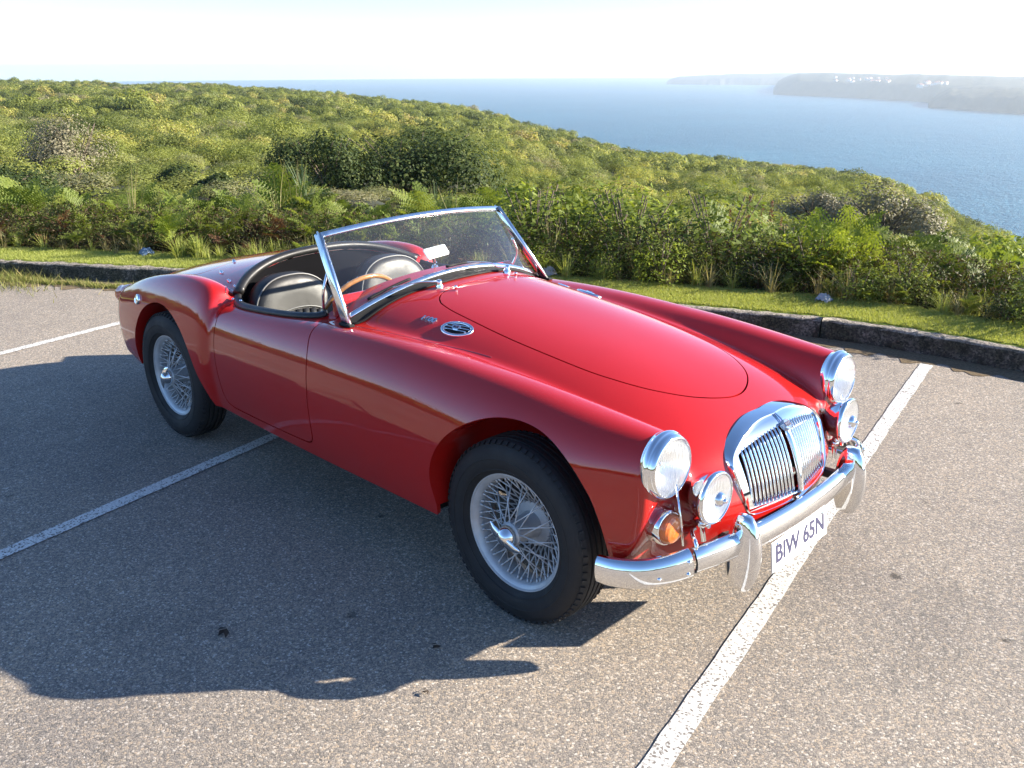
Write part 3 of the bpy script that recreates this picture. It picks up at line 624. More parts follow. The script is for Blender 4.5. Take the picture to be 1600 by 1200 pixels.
# broad-leaved shrubs in the bank
def leafy_mesh(seed, m, n=420, leaf=.055):
    rng = np.random.default_rng(seed); th = rng.uniform(0, 2*np.pi, n); rr = np.sqrt(rng.uniform(.05, 1, n))*.34; z = rng.uniform(.08, .62, n)*(1-.35*(rr/.34)**2); C = np.stack([rr*np.cos(th), rr*np.sin(th), z], 1)
    out = unit(C*np.array([1, 1, .3])); Nn = unit(out*.5+np.array([0, 0, .8])+rng.normal(0, .45, (n, 3))); s = rng.uniform(.6, 1.3, n); return leaves(C, Nn, leaf*s, leaf*.5*s, rng, .15)
LF = [mesh('foliage', *leafy_mesh(70+k, None, 800, .044), [M['bright_leaf'], M['fern'], M['bright_leaf'], M['dark_leaf'], M['fern'], M['bright_leaf']][k], False) for k in range(6)]
def stem_mesh(seed):
    rr = random.Random(seed); b = MB()
    for k in range(7):
        a = rr.uniform(0, 6.28); q = rr.uniform(.1, .28); b.tube([(0, 0, 0), (q*.4*math.cos(a), q*.4*math.sin(a), .25), (q*math.cos(a), q*math.sin(a), .52)], .004, 4, up=(.3, .2, 1))
    o = b.build('stem', M['bark']); me = o.data; bpy.data.objects.remove(o); return me
ST = [stem_mesh(k) for k in range(3)]
def leafy(x, y, s, label, group, k=None):
    root = empty('leafy_shrub', (x, y, float(gz(x, y))-.02), random.uniform(0, 6.28)); root.scale = (s, s, s*random.uniform(.85, 1.1)); tag(root, label, 'shrub', group)
    obj('foliage', LF[random.randrange(6) if k is None else k], root); obj('stem', random.choice(ST), root)
for off in (.72, 1.0, 1.35, 1.8):
    a = _D(1.5)
    while a < _D(31):
        az_deg = math.degrees(a); d = float(d0(a))+off+rng.uniform(-.12, .12); x, y = polar(a, d)
        if az_deg < 17 or rng.random() < .35: leafy(float(x), float(y), rng.uniform(.6, 1.45)*(.5 if off < .9 else .75 if off < 1.2 else 1.0), 'broad leaved green shrub tangled among the ferns behind the verge', 'leafy shrubs in the bank')
        a += .30*rng.uniform(.6, 1.5)/d

# grass: mown verge, long tufts at its back, weeds by the kerb end and in the crack
def blades(X, Y, Z, hgt, wid, lean, rng):
    n = len(X); th = rng.uniform(0, 6.28, n); ln_ = rng.normal(0, lean, (n, 2)); h = hgt*rng.uniform(.6, 1.3, n); dx, dy = np.cos(th)*wid/2, np.sin(th)*wid/2
    V = np.stack([np.stack([X-dx, Y-dy, Z], 1), np.stack([X+dx, Y+dy, Z], 1), np.stack([X+ln_[:, 0]*h, Y+ln_[:, 1]*h, Z+h], 1)], 1).reshape(-1, 3); return V, np.arange(3*n).reshape(n, 3)
def verge_grass():
    rng = np.random.default_rng(8); n = 170000; a = rng.uniform(_D(-32), _D(32), n*2); off = rng.uniform(.115, .80, n*2); w_ = d0(a); k = rng.random(n*2) < np.clip(6.0/w_, .2, 1); a, off = a[k][:n], off[k][:n]
    edge = .010*np.sin(a*160)+.008*np.sin(a*410+1); off = np.maximum(off, .122+edge); d = d0(a)+off; x, y = polar(a, d)
    V, Q = blades(x, y, ground_z(a, d)-.004, .022, .006, .5, rng); o = obj('verge_grass', mesh('verge_grass', V, Q, M['grass'], False)); tag(o, 'short bright mown grass on the verge behind the kerb', 'grass', kind='stuff')
verge_grass()
def tuft_mesh(seed, n, h, wd, lean, m):
    rng = np.random.default_rng(seed); V = []; Fc = []
    for k in range(n):
        a = rng.uniform(0, 6.28); l = abs(rng.normal(0, lean)); hh = h*rng.uniform(.45, 1.1); w_ = wd*rng.uniform(.7, 1.3); r0 = rng.uniform(0, .04); c, s = math.cos(a), math.sin(a); b = len(V)
        for i in range(4):
            t = i/3; r = r0+hh*l*t*t; z = hh*(t-.25*l*t*t); ww = w_*(1-t)*.5+.0004; V += [(r*c-s*ww, r*s+c*ww, z), (r*c+s*ww, r*s-c*ww, z)]
        Fc += [(b+2*i, b+2*i+1, b+2*i+3, b+2*i+2) for i in range(3)]
    return mesh('blades', V, Fc, m, False)
TU = [tuft_mesh(k, 46, .24, .008, .6, M['grass']) for k in range(3)]+[tuft_mesh(5+k, 36, .30, .007, .7, M['straw']) for k in range(2)]
TALL = [tuft_mesh(10+k, 16, .85, .010, .30, M['straw']) for k in range(2)]; REED = [tuft_mesh(15, 60, 1.25, .035, .35, M['reed'])]
def tuft(name, me, azd, off, s, label, group, cat='grass'):
    d = float(d0(_D(azd)))+off; x, y = polar(_D(azd), d); o = obj(name, me, None, (float(x), float(y), float(gz(x, y))-.01), (0, 0, random.uniform(0, 6.28)), (s, s, s)); tag(o, label, cat, group); return o
rng = np.random.default_rng(21)
for k in range(95):
    azd = rng.uniform(-31, 31); tuft('grass_tuft', TU[rng.integers(0, 5)], azd, rng.uniform(.58, .78), rng.uniform(.5, 1.05), 'ragged grass tuft along the foot of the fern bank', 'grass tufts at the back of the verge')
for k in range(14): tuft('grass_tuft', TU[rng.integers(0, 3)], rng.uniform(-20.5, -15), rng.uniform(.45, .62), rng.uniform(.6, 1.1), 'taller green grass tuft leaning over the mown verge', 'tall tufts on the verge')
for k, (azd, off, s) in enumerate(((-22.4, 1.6, 1.05), (-14.2, 1.9, 1.1), (-13.2, 2.2, 1.2), (-3.5, 1.7, 1.0), (2.5, .9, .75), (7.5, .85, .6), (9.4, .95, .5), (20.2, .75, .45))):
    tuft('seeding_grass', TALL[k % 2], azd, off, s, 'thin straw coloured grass stalks standing over the ferns', 'straw grass stalks in the bank')
tuft('reed_clump', REED[0], -12.6, 5.5, .72, 'blue green reed clump before the dark bush', None, 'reed'); tuft('reed_clump', REED[0], -4.6, 2.2, .62, 'pale green reed clump behind the top of the windscreen', None, 'reed')
# reddish seed spikes
M['rust'] = leaf_mat('rust_seed_heads', [(.0, (.12, .05, .03)), (1.0, (.26, .12, .07))], trans=.2, vary=.3)
def spike_mesh():
    rng = np.random.default_rng(4); n = 130; z = rng.uniform(.42, .80, n); th = rng.uniform(0, 6.28, n); r = .028*(1-(z-.42)/.42)+.006; C = np.stack([r*np.cos(th), r*np.sin(th), z], 1); V, Q = leaves(C, unit(rng.normal(size=(n, 3))), .022, .014, rng); k = len(V)
    V = np.vstack([V, [(-.004, 0, 0), (.004, 0, 0), (.003, 0, .8), (-.003, 0, .8)]]); return mesh('seed_spike', V, np.vstack([Q, [[k, k+1, k+2, k+3]]]), M['rust'], False)
SPK = spike_mesh()
for azd, off, s in ((14.0, 3.4, .8), (14.5, 3.7, .95), (15.3, 3.5, .85), (15.8, 3.9, .9), (13.4, 3.8, .75), (16.4, 3.6, .7)): tuft('dock_stalk', SPK, azd, off, s, 'rust red seed stalk rising behind the fern bank', 'rust red seed stalks', 'plant')
def weeds():
    rng = np.random.default_rng(31); pts = []
    for k in range(4500):   # strip of low grass along the crack in front of the kerb
        t = rng.uniform(0, 1); x = -7.9+2.35*t+rng.normal(0, .02); y = -.55+1.27*t+rng.normal(0, .03)+.02*math.sin(t*30); pts.append((x, y, .055*rng.uniform(.4, 1)))
    for k in range(3500): pts.append((-7.35+rng.normal(0, .42), .02+rng.normal(0, .20), .085*rng.uniform(.4, 1.3)))
    P = np.array(pts); V, Q = blades(P[:, 0], P[:, 1], np.zeros(len(P)), P[:, 2], .007, .6, rng); o = obj('weeds', mesh('weeds', V, Q, M['weed'], False)); tag(o, 'rough weeds growing in the asphalt crack and over the kerb end', 'weeds', kind='stuff')
M['weed'] = leaf_mat('dry_weeds', [(.0, (.10, .13, .03)), (.5, (.20, .22, .06)), (1.0, (.36, .30, .14))], trans=.3, vary=0.)
weeds()
# dim litter layer and twigs under the ferns
def undergrowth():
    rng = np.random.default_rng(41); n = 90000; a = rng.uniform(_D(-33), _D(33), n); off = .62+rng.gamma(2.0, .45, n); d = d0(a)+off; x, y = polar(a, d); C = np.stack([x, y, ground_z(a, d)+rng.uniform(0, 1, n)**1.6*np.clip(off-.5, .08, .42)], 1)
    V, Q = leaves(C, unit(rng.normal(size=(n, 3))+np.array([0, 0, .4])), rng.uniform(.02, .055, n), rng.uniform(.004, .014, n), rng)
    o = obj('undergrowth', mesh('undergrowth', V, Q, M['litter'], False)); tag(o, 'dim tangle of dead stems and small leaves under the ferns', 'undergrowth', kind='stuff')
M['litter'] = leaf_mat('litter_and_small_leaves', [(.0, (.030, .022, .012)), (.35, (.075, .045, .024)), (.6, (.055, .065, .020)), (1.0, (.11, .13, .035))], trans=.2, vary=0.)
undergrowth()
# scraps of rubbish caught in the bank
def scrap(name, azd, off, sz, seed, m, label):
    rng = np.random.default_rng(seed); V = []; n = 9
    for i in range(n):
        for j in range(n):
            u, v = i/(n-1)-.5, j/(n-1)-.5; V.append((u*sz*(1+rng.normal(0, .08)), v*sz*(1+rng.normal(0, .08)), sz*(.55*(1-2.6*(u*u+v*v)))+rng.normal(0, sz*.06)))
    Fc = [(i*n+j, (i+1)*n+j, (i+1)*n+j+1, i*n+j+1) for i in range(n-1) for j in range(n-1)]; d = float(d0(_D(azd)))+off; x, y = polar(_D(azd), d)
    tag(obj(name, mesh(name, V, Fc, m, False), None, (float(x), float(y), float(gz(x, y))+.0)), label, 'litter')
M['bag'] = simple('pale_plastic', (.30, .32, .34), .8); M['bagblue'] = simple('blue_plastic', (.10, .16, .25), .6)
scrap('plastic_bag', -21.9, .60, .13, 1, M['bagblue'], 'crumpled blue plastic bag in the grass at the fern foot'); scrap('plastic_bag', 19.3, .50, .11, 2, M['bag'], 'small white plastic scrap on the verge below the tall ferns'); scrap('plastic_bag', 2.3, .66, .15, 3, M['bag'], 'pale grey plastic sheet beside the windscreen corner')
# leaves and twigs dropped on the car park
lr = random.Random(9)
def dropped():
    for k, (x, y, s) in enumerate(((-.05, -.98, .028), (.10, -1.15, .022), (-.62, -1.42, .045), (-2.6, -1.7, .035))):
        rng = np.random.default_rng(k); C = np.array([[x, y, .006]]); b = []
        V, Q = leaves(np.array([[0, 0, .0], [s*.4, s*.1, .004], [-s*.3, s*.2, .003]]), unit(np.array([[.1, .1, 1], [.4, .2, 1], [-.3, .3, 1]])), s, s*.45, rng, -.1)
        tag(obj('dropped_leaf', mesh('dropped_leaf', V, Q, M['deadleaf'], False), None, (x, y, .008)), 'curled dark dead leaf lying on the asphalt', 'leaf', 'dead leaves on the asphalt')
M['deadleaf'] = simple('dead_leaf', (.035, .024, .016), .8)
dropped()

# ------------------------------------------------------------------ car body shape: smooth blend of hull, wings and tail
def smin(a,b,k):
    h=np.maximum(k-np.abs(a-b),0)/k; return np.minimum(a,b)-h*h*h*k/6
def smax(a,b,k): return -smin(-a,-b,k)
# centre line height, bonnet - scuttle - deck
ZC=Spl((-3.4,.54),(-3.2,.655),(-3.0,.725),(-2.6,.815),(-2.2,.885),(-1.9,.925),(-1.6,.948),(-1.3,.955),(-1.05,.950),(-.85,.938),(-.6,.917),(-.3,.883),(0,.838),(.2,.798),(.35,.757),(.43,.727),(.50,.694),(.6,.63))
WH=Spl((-3.4,.50),(-3.0,.58),(-2.5,.64),(-2.0,.665),(-1.5,.665),(-1.,.655),(-.5,.63),(0,.60),(.3,.56),(.6,.5))
# wing crown
FZT=Spl((-2.3,.74),(-2.1,.745),(-1.85,.756),(-1.55,.778),(-1.25,.802),(-1.0,.82),(-.75,.831),(-.5,.833),(-.25,.826),(0,.815),(.2,.80),(.35,.787),(.5,.774))
FYO=Spl((-2.2,.69),(-1.9,.708),(-1.5,.727),(-1.,.737),(-.5,.739),(0,.736),(.15,.728),(.3,.706),(.4,.682),(.5,.656))
FYC=Spl((-2.2,.60),(-1.5,.60),(-1.,.59),(-.5,.575),(0,.56),(.3,.55),(.5,.545))
FWI=Spl((-2.2,.2),(-1.,.19),(-.4,.19),(0,.17),(.25,.14),(.5,.112))
RZT=Spl((-3.4,.42),(-3.2,.545),(-3.05,.635),(-2.88,.70),(-2.71,.756),(-2.51,.806),(-2.35,.834),(-2.22,.849),(-2.1,.853),(-2.0,.845),(-1.85,.80))
RYO=Spl((-3.4,.56),(-3.2,.625),(-3.0,.67),(-2.7,.715),(-2.4,.738),(-2.2,.742),(-2.0,.735),(-1.85,.72))
XN=Spl((.2,.57),(.28,.60),(.34,.632),(.40,.654),(.46,.660),(.52,.646),(.58,.622),(.64,.586),(.69,.532),(.73,.465),(.8,.32))
def sect(a,z,yc,yo,wi,zt,z0,n,tuck):
    dy=np.where(a>yc,(a-yc)/np.maximum(yo-tuck-yc,.02),(yc-a)/wi)
    dz=np.maximum((z-z0),0)/(zt-z0)
    v=(np.abs(dy)**n+dz**n+1e-12)**(1/n)
    sc=np.where(a>yc,(yo-yc),wi)
    # approximate distance: blend of scales
    w=np.abs(dy)**n/(np.abs(dy)**n+dz**n+1e-9)
    return (v-1)*(w*sc+(1-w)*(zt-z0))
def BF(x,y,z):
    a=np.sqrt(y*y+1e-8); x0=x; x=np.clip(x,-3.4,.62)
    zc=ZC(x); wh=WH(x); zh=.50
    n=2.35
    v=((a/wh)**n+(np.maximum(z-zh,0)/(zc-zh))**n+1e-12)**(1/n)
    w=(a/wh)**n/((a/wh)**n+(np.maximum(z-zh,0)/(zc-zh))**n+1e-9)
    hull=(v-1)*(w*wh+(1-w)*(zc-zh))
    nose=x0-(XN(np.clip(z,.2,.8))-.58*a*a)
    hull=smax(hull,nose*.9,.06)
    # front wing and door
    x=np.clip(x0,-2.3,.5); yc=FYC(x); yo=FYO(x)
    z0=.50+.10*np.clip((x-.0)/.45,0,1)**2*(3-2*np.clip((x-.0)/.45,0,1))
    t=np.maximum(.52-z,0); tuck=np.minimum(.55*t*t+.02*t,.06)
    fw=sect(a,z,yc,yo,FWI(x),FZT(x),z0,2.25,tuck)
    fz=np.clip((.60-z)/.3,0,1); xf=.515-.095*fz*fz-1.2*np.maximum(a-.60,0)**2
    fw=smax(fw,x0-xf,.045)
    fw=smax(fw,-2.25-x0,.03)
    x=np.clip(x0,-3.4,-1.85)
    # rear wing
    tr=np.maximum(.50-z,0); tuckr=np.minimum(.75*tr*tr,.06)
    rw=sect(a,z,.615,RYO(x),.16,RZT(x),.46,2.2,tuckr)
    rw=smax(rw,x0+1.915,.10)
    b=smin(hull,fw,.062)
    b=smin(b,rw,.035)
    tail=-3.225+.42*a*a+.9*(z-.46)**2-x0
    b=smax(b,tail,.12)
    return b
def BG(P,h=2e-4):
    x,y,z=P.T
    g=np.stack([BF(x+h,y,z)-BF(x-h,y,z),BF(x,y+h,z)-BF(x,y-h,z),BF(x,y,z+h)-BF(x,y,z-h)],1)/(2*h)
    return g
def body_surface(h=.012):
    xs=np.arange(-3.36,.74,h); ys=np.arange(-.78,.78+h,h)-.0031; zs=np.arange(.18,1.02,h)
    X,Y,Z=np.meshgrid(xs,ys,zs,indexing='ij'); V=np.empty(X.shape)
    for i in range(0,len(xs),16): V[i:i+16]=BF(X[i:i+16],Y[i:i+16],Z[i:i+16])
    S=V<0
    c=np.zeros(tuple(np.array(V.shape)-1),int)
    for a in (0,1):
        for b in (0,1):
            for d in (0,1): c+=S[a:a+c.shape[0],b:b+c.shape[1],d:d+c.shape[2]]
    act=(c>0)&(c<8); idx=-np.ones(c.shape,int); I=np.argwhere(act); idx[act]=np.arange(len(I))
    # vertex start: average of edge crossings
    acc=np.zeros((len(I),3)); cnt=np.zeros(len(I))
    offs=[(0,0,0),(1,0,0),(0,1,0),(1,1,0),(0,0,1),(1,0,1),(0,1,1),(1,1,1)]
    for ea,eb in [(0,1),(2,3),(4,5),(6,7),(0,2),(1,3),(4,6),(5,7),(0,4),(1,5),(2,6),(3,7)]:
        oa,ob=np.array(offs[ea]),np.array(offs[eb])
        va=V[tuple((I+oa).T)]; vb=V[tuple((I+ob).T)]; m=(va<0)!=(vb<0)
        t=np.where(m,va/(va-vb+1e-30),0)[:,None]
        acc+=np.where(m[:,None],oa+(ob-oa)*t,0); cnt+=m
    P=np.array([xs[0],ys[0],zs[0]])+h*(I+acc/cnt[:,None])
    for _ in range(4):
        g=BG(P); f=BF(*P.T); P=P-g*(np.clip(f/(np.sum(g*g,1)+1e-9),-.01,.01))[:,None]
    N=BG(P); N/=np.linalg.norm(N,axis=1)[:,None]
    quads=[]
    for ax in range(3):
        o=[0,1,2]; o.remove(ax); e=[0,0,0]; e[ax]=1
        sl=tuple(slice(None,-1) if k==ax else slice(None) for k in range(3)); sh=tuple(slice(1,None) if k==ax else slice(None) for k in range(3))
        E=np.argwhere(S[sl]!=S[sh])
        ok=np.all([(E[:,k]>=1)&(E[:,k]<c.shape[k]) for k in o],0)&(E[:,ax]<c.shape[ax]); E=E[ok]
        ins=S[sl][tuple(E.T)]
        q=[]
        for da,db in ((-1,-1),(0,-1),(0,0),(-1,0)):
            k=E.copy(); k[:,o[0]]+=da; k[:,o[1]]+=db; q.append(idx[tuple(k.T)])
        q=np.stack(q,1); flip=ins if ax!=1 else ~ins
        flip=~flip if 0 else flip
        q[~flip]=q[~flip][:,::-1]; quads.append(q)
    Q=np.vstack(quads); Q=Q[(Q>=0).all(1)]
    return P,N,Q

# ------------------------------------------------------------------ car panels
def poly_sd(px, py, poly):
    """signed distance to a closed polygon, negative inside"""
    poly = np.asarray(poly, float); d = np.full(px.shape, 1e9); ins = np.zeros(px.shape, bool); n = len(poly)
    for i in range(n):
        a, b = poly[i], poly[(i+1) % n]; e = b-a; wx, wy = px-a[0], py-a[1]
        t = np.clip((wx*e[0]+wy*e[1])/(e@e+1e-12), 0, 1); d = np.minimum(d, np.hypot(wx-e[0]*t, wy-e[1]*t))
        c = ((a[1] <= py) != (b[1] <= py)); 
        with np.errstate(divide='ignore', invalid='ignore'): xi = a[0]+(py-a[1])*(e[0])/(e[1] if e[1] else 1e-12)
        ins ^= c & (px < xi)
    return np.where(ins, -d, d)
def clip(P, Nn, T, f):
    """keep the part of a triangle mesh where f >= 0"""
    s = f >= 0; k = s[T].sum(1); full = T[k == 3]; new = []; keys = []
    def rot(tri, lone):
        a = np.argmax(lone, 1); r = np.arange(len(tri)); return np.stack([tri[r, a], tri[r, (a+1) % 3], tri[r, (a+2) % 3]], 1)
    t1 = rot(T[k == 1], s[T[k == 1]]); t2 = rot(T[k == 2], ~s[T[k == 2]])
    edges = np.vstack([t1[:, [0, 1]], t1[:, [0, 2]], t2[:, [0, 1]], t2[:, [0, 2]]]) if len(t1)+len(t2) else np.zeros((0, 2), int)
    es = np.sort(edges, 1); uq, inv = np.unique(es, axis=0, return_inverse=True); inv = inv.ravel()
    fa, fb = f[uq[:, 0]], f[uq[:, 1]]; t = (fa/(fa-fb))[:, None]
    NP = P[uq[:, 0]]*(1-t)+P[uq[:, 1]]*t; NN = Nn[uq[:, 0]]*(1-t)+Nn[uq[:, 1]]*t; NN /= np.linalg.norm(NN, axis=1)[:, None]+1e-12
    b = len(P); e = inv+b; n1, n2 = len(t1), len(t2)
    A = np.stack([t1[:, 0], e[:n1], e[n1:2*n1]], 1); e2 = e[2*n1:]
    B = np.stack([e2[:n2], t2[:, 1], t2[:, 2]], 1); C = np.stack([e2[:n2], t2[:, 2], e2[n2:]], 1)
    T2 = np.vstack([full, A, B, C]); P2 = np.vstack([P, NP]); N2 = np.vstack([Nn, NN])
    ar = np.linalg.norm(np.cross(P2[T2[:, 1]]-P2[T2[:, 0]], P2[T2[:, 2]]-P2[T2[:, 0]]), axis=1); T2 = T2[ar > 1e-11]
    used = np.unique(T2); mp = -np.ones(len(P2), int); mp[used] = np.arange(len(used))
    return P2[used], N2[used], mp[T2]
def flange(P, Nn, T, depth):
    """turn the open edges of a panel inwards"""
    E = np.vstack([T[:, [0, 1]], T[:, [1, 2]], T[:, [2, 0]]]); key = np.sort(E, 1); uq, inv, cnt = np.unique(key, axis=0, return_inverse=True, return_counts=True)
    B = E[cnt[inv.ravel()] == 1]
    if not len(B): return P, Nn, T
    vs = np.unique(B); mp = -np.ones(len(P), int); mp[vs] = np.arange(len(vs))
    tn = np.zeros((len(vs), 3)); d = P[B[:, 1]]-P[B[:, 0]]; out = np.cross(d, Nn[B[:, 0]])
    for k in (0, 1): np.add.at(tn, mp[B[:, k]], out)
    tn /= np.linalg.norm(tn, axis=1)[:, None]+1e-12
    n = len(P); m = len(vs); P2 = np.vstack([P, P[vs], P[vs]-Nn[vs]*depth]); N2 = np.vstack([Nn, tn, tn])
    a = mp[B[:, 0]]+n; b = mp[B[:, 1]]+n
    Q = np.vstack([np.stack([b, a, a+m], 1), np.stack([b, a+m, b+m], 1)])
    return P2, N2, np.vstack([T, Q])
def surf_z(x, y, lo=.3, hi=1.02):
    for _ in range(17):
        mid = (lo+hi)/2
        if float(BF(np.float64(x), np.float64(y), np.float64(mid))) < 0: lo = mid
        else: hi = mid
    return lo
def surf_y(x, z, side=-1):
    lo, hi = .45, .80
    for _ in range(17):
        mid = (lo+hi)/2
        if float(BF(np.float64(x), np.float64(mid), np.float64(z))) < 0: lo = mid
        else: hi = mid
    return side*lo
def surf_x(y, z, lo=.2, hi=.75):
    for _ in range(17):
        mid = (lo+hi)/2
        if float(BF(np.float64(mid), np.float64(y), np.float64(z))) < 0: lo = mid
        else: hi = mid
    return lo
def surf_n(p):
    g = BG(np.array([p], float))[0]; return g/np.linalg.norm(g)
def on_top(x, y, off=0.): 
    p = np.array([x, y, surf_z(x, y)]); return p+surf_n(p)*off

PP, NN_, QQ = body_surface(.0125)
d1 = np.linalg.norm(PP[QQ[:, 0]]-PP[QQ[:, 2]], axis=1) < np.linalg.norm(PP[QQ[:, 1]]-PP[QQ[:, 3]], axis=1)
TT = np.vstack([QQ[d1][:, [0, 1, 2]], QQ[d1][:, [0, 2, 3]], QQ[~d1][:, [0, 1, 3]], QQ[~d1][:, [1, 2, 3]]])
half = [(-.835, 0), (-.838, .10), (-.835, .18), (-.822, .235), (-.79, .272), (-.74, .296), (-.62, .314), (-.33, .33), (-.035, .318), (.12, .29), (.24, .245), (.335, .175), (.392, .085), (.411, 0)]
def closed_half(h, n=6):
    h = [np.array(p, float) for p in h]; full = h+[np.array([p[0], -p[1]]) for p in h[-2:0:-1]]; return catmull(full, n, True)
BONNET = closed_half(half)
COCKPIT = closed_half([(-2.03, 0), (-2.035, .2), (-2.015, .34), (-1.965, .47), (-1.88, .565), (-1.76, .602), (-1.5, .603), (-1.34, .585), (-1.24, .545), (-1.195, .48), (-1.165, .38), (-1.12, .2), (-1.11, 0)])
BOOT = closed_half([(-2.44, 0), (-2.445, .25), (-2.47, .36), (-2.56, .41), (-2.8, .415), (-2.98, .36), (-3.05, .2), (-3.06, 0)])
DOOR = catmull([(-1.075, .50), (-1.082, .62), (-1.10, .72), (-1.13, .79), (-1.15, .86), (-1.16, .99), (-1.86, .99), (-1.875, .86), (-1.872, .72), (-1.862, .56), (-1.85, .42), (-1.835, .345), (-1.79, .316), (-1.70, .312), (-1.45, .318), (-1.2, .326), (-1.12, .333), (-1.088, .36), (-1.078, .42)], 5, True)
ARCH_F = catmull([(-.325, .10), (-.33, .32), (-.342, .42), (-.322, .51), (-.265, .60), (-.17, .675), (-.06, .722), (.05, .737), (.16, .722), (.26, .672), (.335, .595), (.38, .50), (.405, .40), (.415, .30), (.42, .10)], 6, True)
ARCH_R = catmull([(-2.73, .10), (-2.735, .30), (-2.715, .42), (-2.65, .545), (-2.56, .638), (-2.45, .69), (-2.34, .705), (-2.23, .683), (-2.13, .62), (-2.06, .53), (-2.01, .42), (-1.965, .31), (-1.93, .10)], 6, True)
car = empty('sports_car')
tag(car, 'open red classic sports car with wire wheels and chrome bumpers parked across the bay lines', 'car')
def panel(name, P, Nn, T, depth=.014, m=None):
    P, Nn, T = flange(P, Nn, T, depth)
    return obj(name, mesh(name, P, T, m or M['paint'], True, Nn), car)
def cut_all():
    GAP = .0028
    P, Nn, T = PP, NN_, TT
    low = np.interp(P[:, 0], [-3.3, -2.8, -2.6, -1.9, -.33, .35, .45, .7], [.36, .315, .28, .272, .276, .28, .30, .335])
    P, Nn, T = clip(P, Nn, T, P[:, 2]-low)
    for A in (ARCH_F, ARCH_R):
        sd = poly_sd(P[:, 0], P[:, 2], A); side = np.abs(P[:, 1])-.30
        P, Nn, T = clip(P, Nn, T, np.maximum(sd, -side))
    top = np.where(P[:, 2] > .60, poly_sd(P[:, 0], P[:, 1], COCKPIT), 1.)
    P, Nn, T = clip(P, Nn, T, top)
    # grille hole
    hole = np.maximum(np.abs(P[:, 1])-.246, np.abs(P[:, 2]-.560)-.100); hole = np.where(P[:, 0] > .35, hole, 1.)
    P, Nn, T = clip(P, Nn, T, hole)
    for s in (-1, 1):
        lh = np.where(P[:, 0] > .40, np.hypot(P[:, 1]-s*.545, P[:, 2]-.680)-.088, 1.); P, Nn, T = clip(P, Nn, T, lh)
    def split(P, Nn, T, sd):
        return clip(P, Nn, T, -sd-GAP), clip(P, Nn, T, sd-GAP)
    sd = np.where(P[:, 2] > .60, poly_sd(P[:, 0], P[:, 1], BONNET), 1.); b, rest = split(P, Nn, T, sd); panel('bonnet', *b)
    P, Nn, T = rest; sd = np.where(P[:, 2] > .5, poly_sd(P[:, 0], P[:, 1], BOOT), 1.); b, rest = split(P, Nn, T, sd); panel('boot_lid', *b)
    for s in (-1, 1):
        P, Nn, T = rest; sd = poly_sd(P[:, 0], P[:, 2], DOOR); sd = np.where(P[:, 1]*s > .3, sd, 1.); b, rest = split(P, Nn, T, sd); panel('door', *b)
    return panel('body', *rest, depth=.016)
body = cut_all()

# wheel wells, underside, grille void
def wells():
    for A, xr in ((ARCH_F, (-.36, .44)), (ARCH_R, (-2.76, -1.9))):
        for s in (-1, 1):
            b = MB(); pts = [p for p in A if p[1] > .292]
            ring = [[(p[0], s*y, p[1]) for p in pts] for y in (.30, .44, .58)]
            last = [(p[0], surf_y(p[0], max(p[1], .285), s)-s*.016, p[1]) for p in pts]; ring.append(last)
            V = [q for r in ring for q in r]; n = len(pts)
            Fc = [(k*n+i, k*n+i+1, (k+1)*n+i+1, (k+1)*n+i) for k in range(3) for i in range(n-1)]
            b.add(V, Fc); b.add(ring[0], [tuple(range(n))], False); o = b.build('wheel_well', M['paint'], car)
    u = MB(); u.box((-.95, 0, .285), (1.16, 1.32, .02)); u.box((-1.2, 0, .24), (2.9, .62, .10), bev=.02); u.box((-2.2, 0, .32), (1.7, .56, .02)); u.box((.15, 0, .335), (.72, .56, .02))
    u.build('underside', M['dark'], car)
    g = MB(); g.box((.40, 0, .545), (.02, .52, .24)); 
    for k in range(9): g.box((.44, 0, .45+.018*k), (.012, .46, .004))
    g.build('radiator', M['dark'], car)
wells()

# cockpit tub and trim
def cockpit():
    b = MB(); C = COCKPIT[::2]; n = len(C)
    top = [tuple(on_top(p[0], p[1], -.012)) for p in C]
    cx = -1.6
    mid = [(cx+(p[0]-cx)*.985, p[1]*.985, .60) for p in C]; bot = [(cx+(p[0]-cx)*.95, p[1]*.93, .27) for p in C]
    V = top+mid+bot; Fc = [(k*n+i, k*n+(i+1) % n, (k+1)*n+(i+1) % n, (k+1)*n+i) for k in range(2) for i in range(n)]
    b.add(V, Fc); b.add(bot, [tuple(range(n))], False); b.build('cockpit_lining', M['carpet'], car)
    # padded black roll round the rear, flatter strip along the doors
    for nm, sel, sect in (('cockpit_roll', lambda p: p[0] < -1.90, [(.030*math.cos(a), .020*math.sin(a)+.004) for a in np.linspace(0, 2*math.pi, 12, endpoint=False)]),
                          ('door_capping', lambda p: -1.90 <= p[0] < -1.215 and abs(p[1]) > .4, [(.020*math.cos(a), .013*math.sin(a)+.002) for a in np.linspace(0, 2*math.pi, 10, endpoint=False)])):
        idx = [i for i in range(len(COCKPIT)) if sel(COCKPIT[i])]
        runs = []; 
        for i in idx:
            if runs and runs[-1][-1] == i-1: runs[-1].append(i)
            else: runs.append([i])
        if len(runs) > 1 and runs[0][0] == 0 and runs[-1][-1] == len(COCKPIT)-1: runs[0] = runs.pop()+runs[0]
        for r in runs:
            path = [on_top(*(COCKPIT[i]*np.array([1, .985])+np.array([0.008, 0])), 0.004) for i in r]
            ups = [surf_n(p) for p in path]
            o = MB().sweep(path, sect, ups=ups).build(nm, M['leather'], car)
    for s in (-1, 1):
        for px in (-1.80, -1.87):
            q = on_top(px, s*.575, .02); MB().lathe([(0, .006), (.006, .004), (.007, 0)], 8, Matrix.Translation(q)).build('trim_stud', M['chrome'], car)
cockpit()

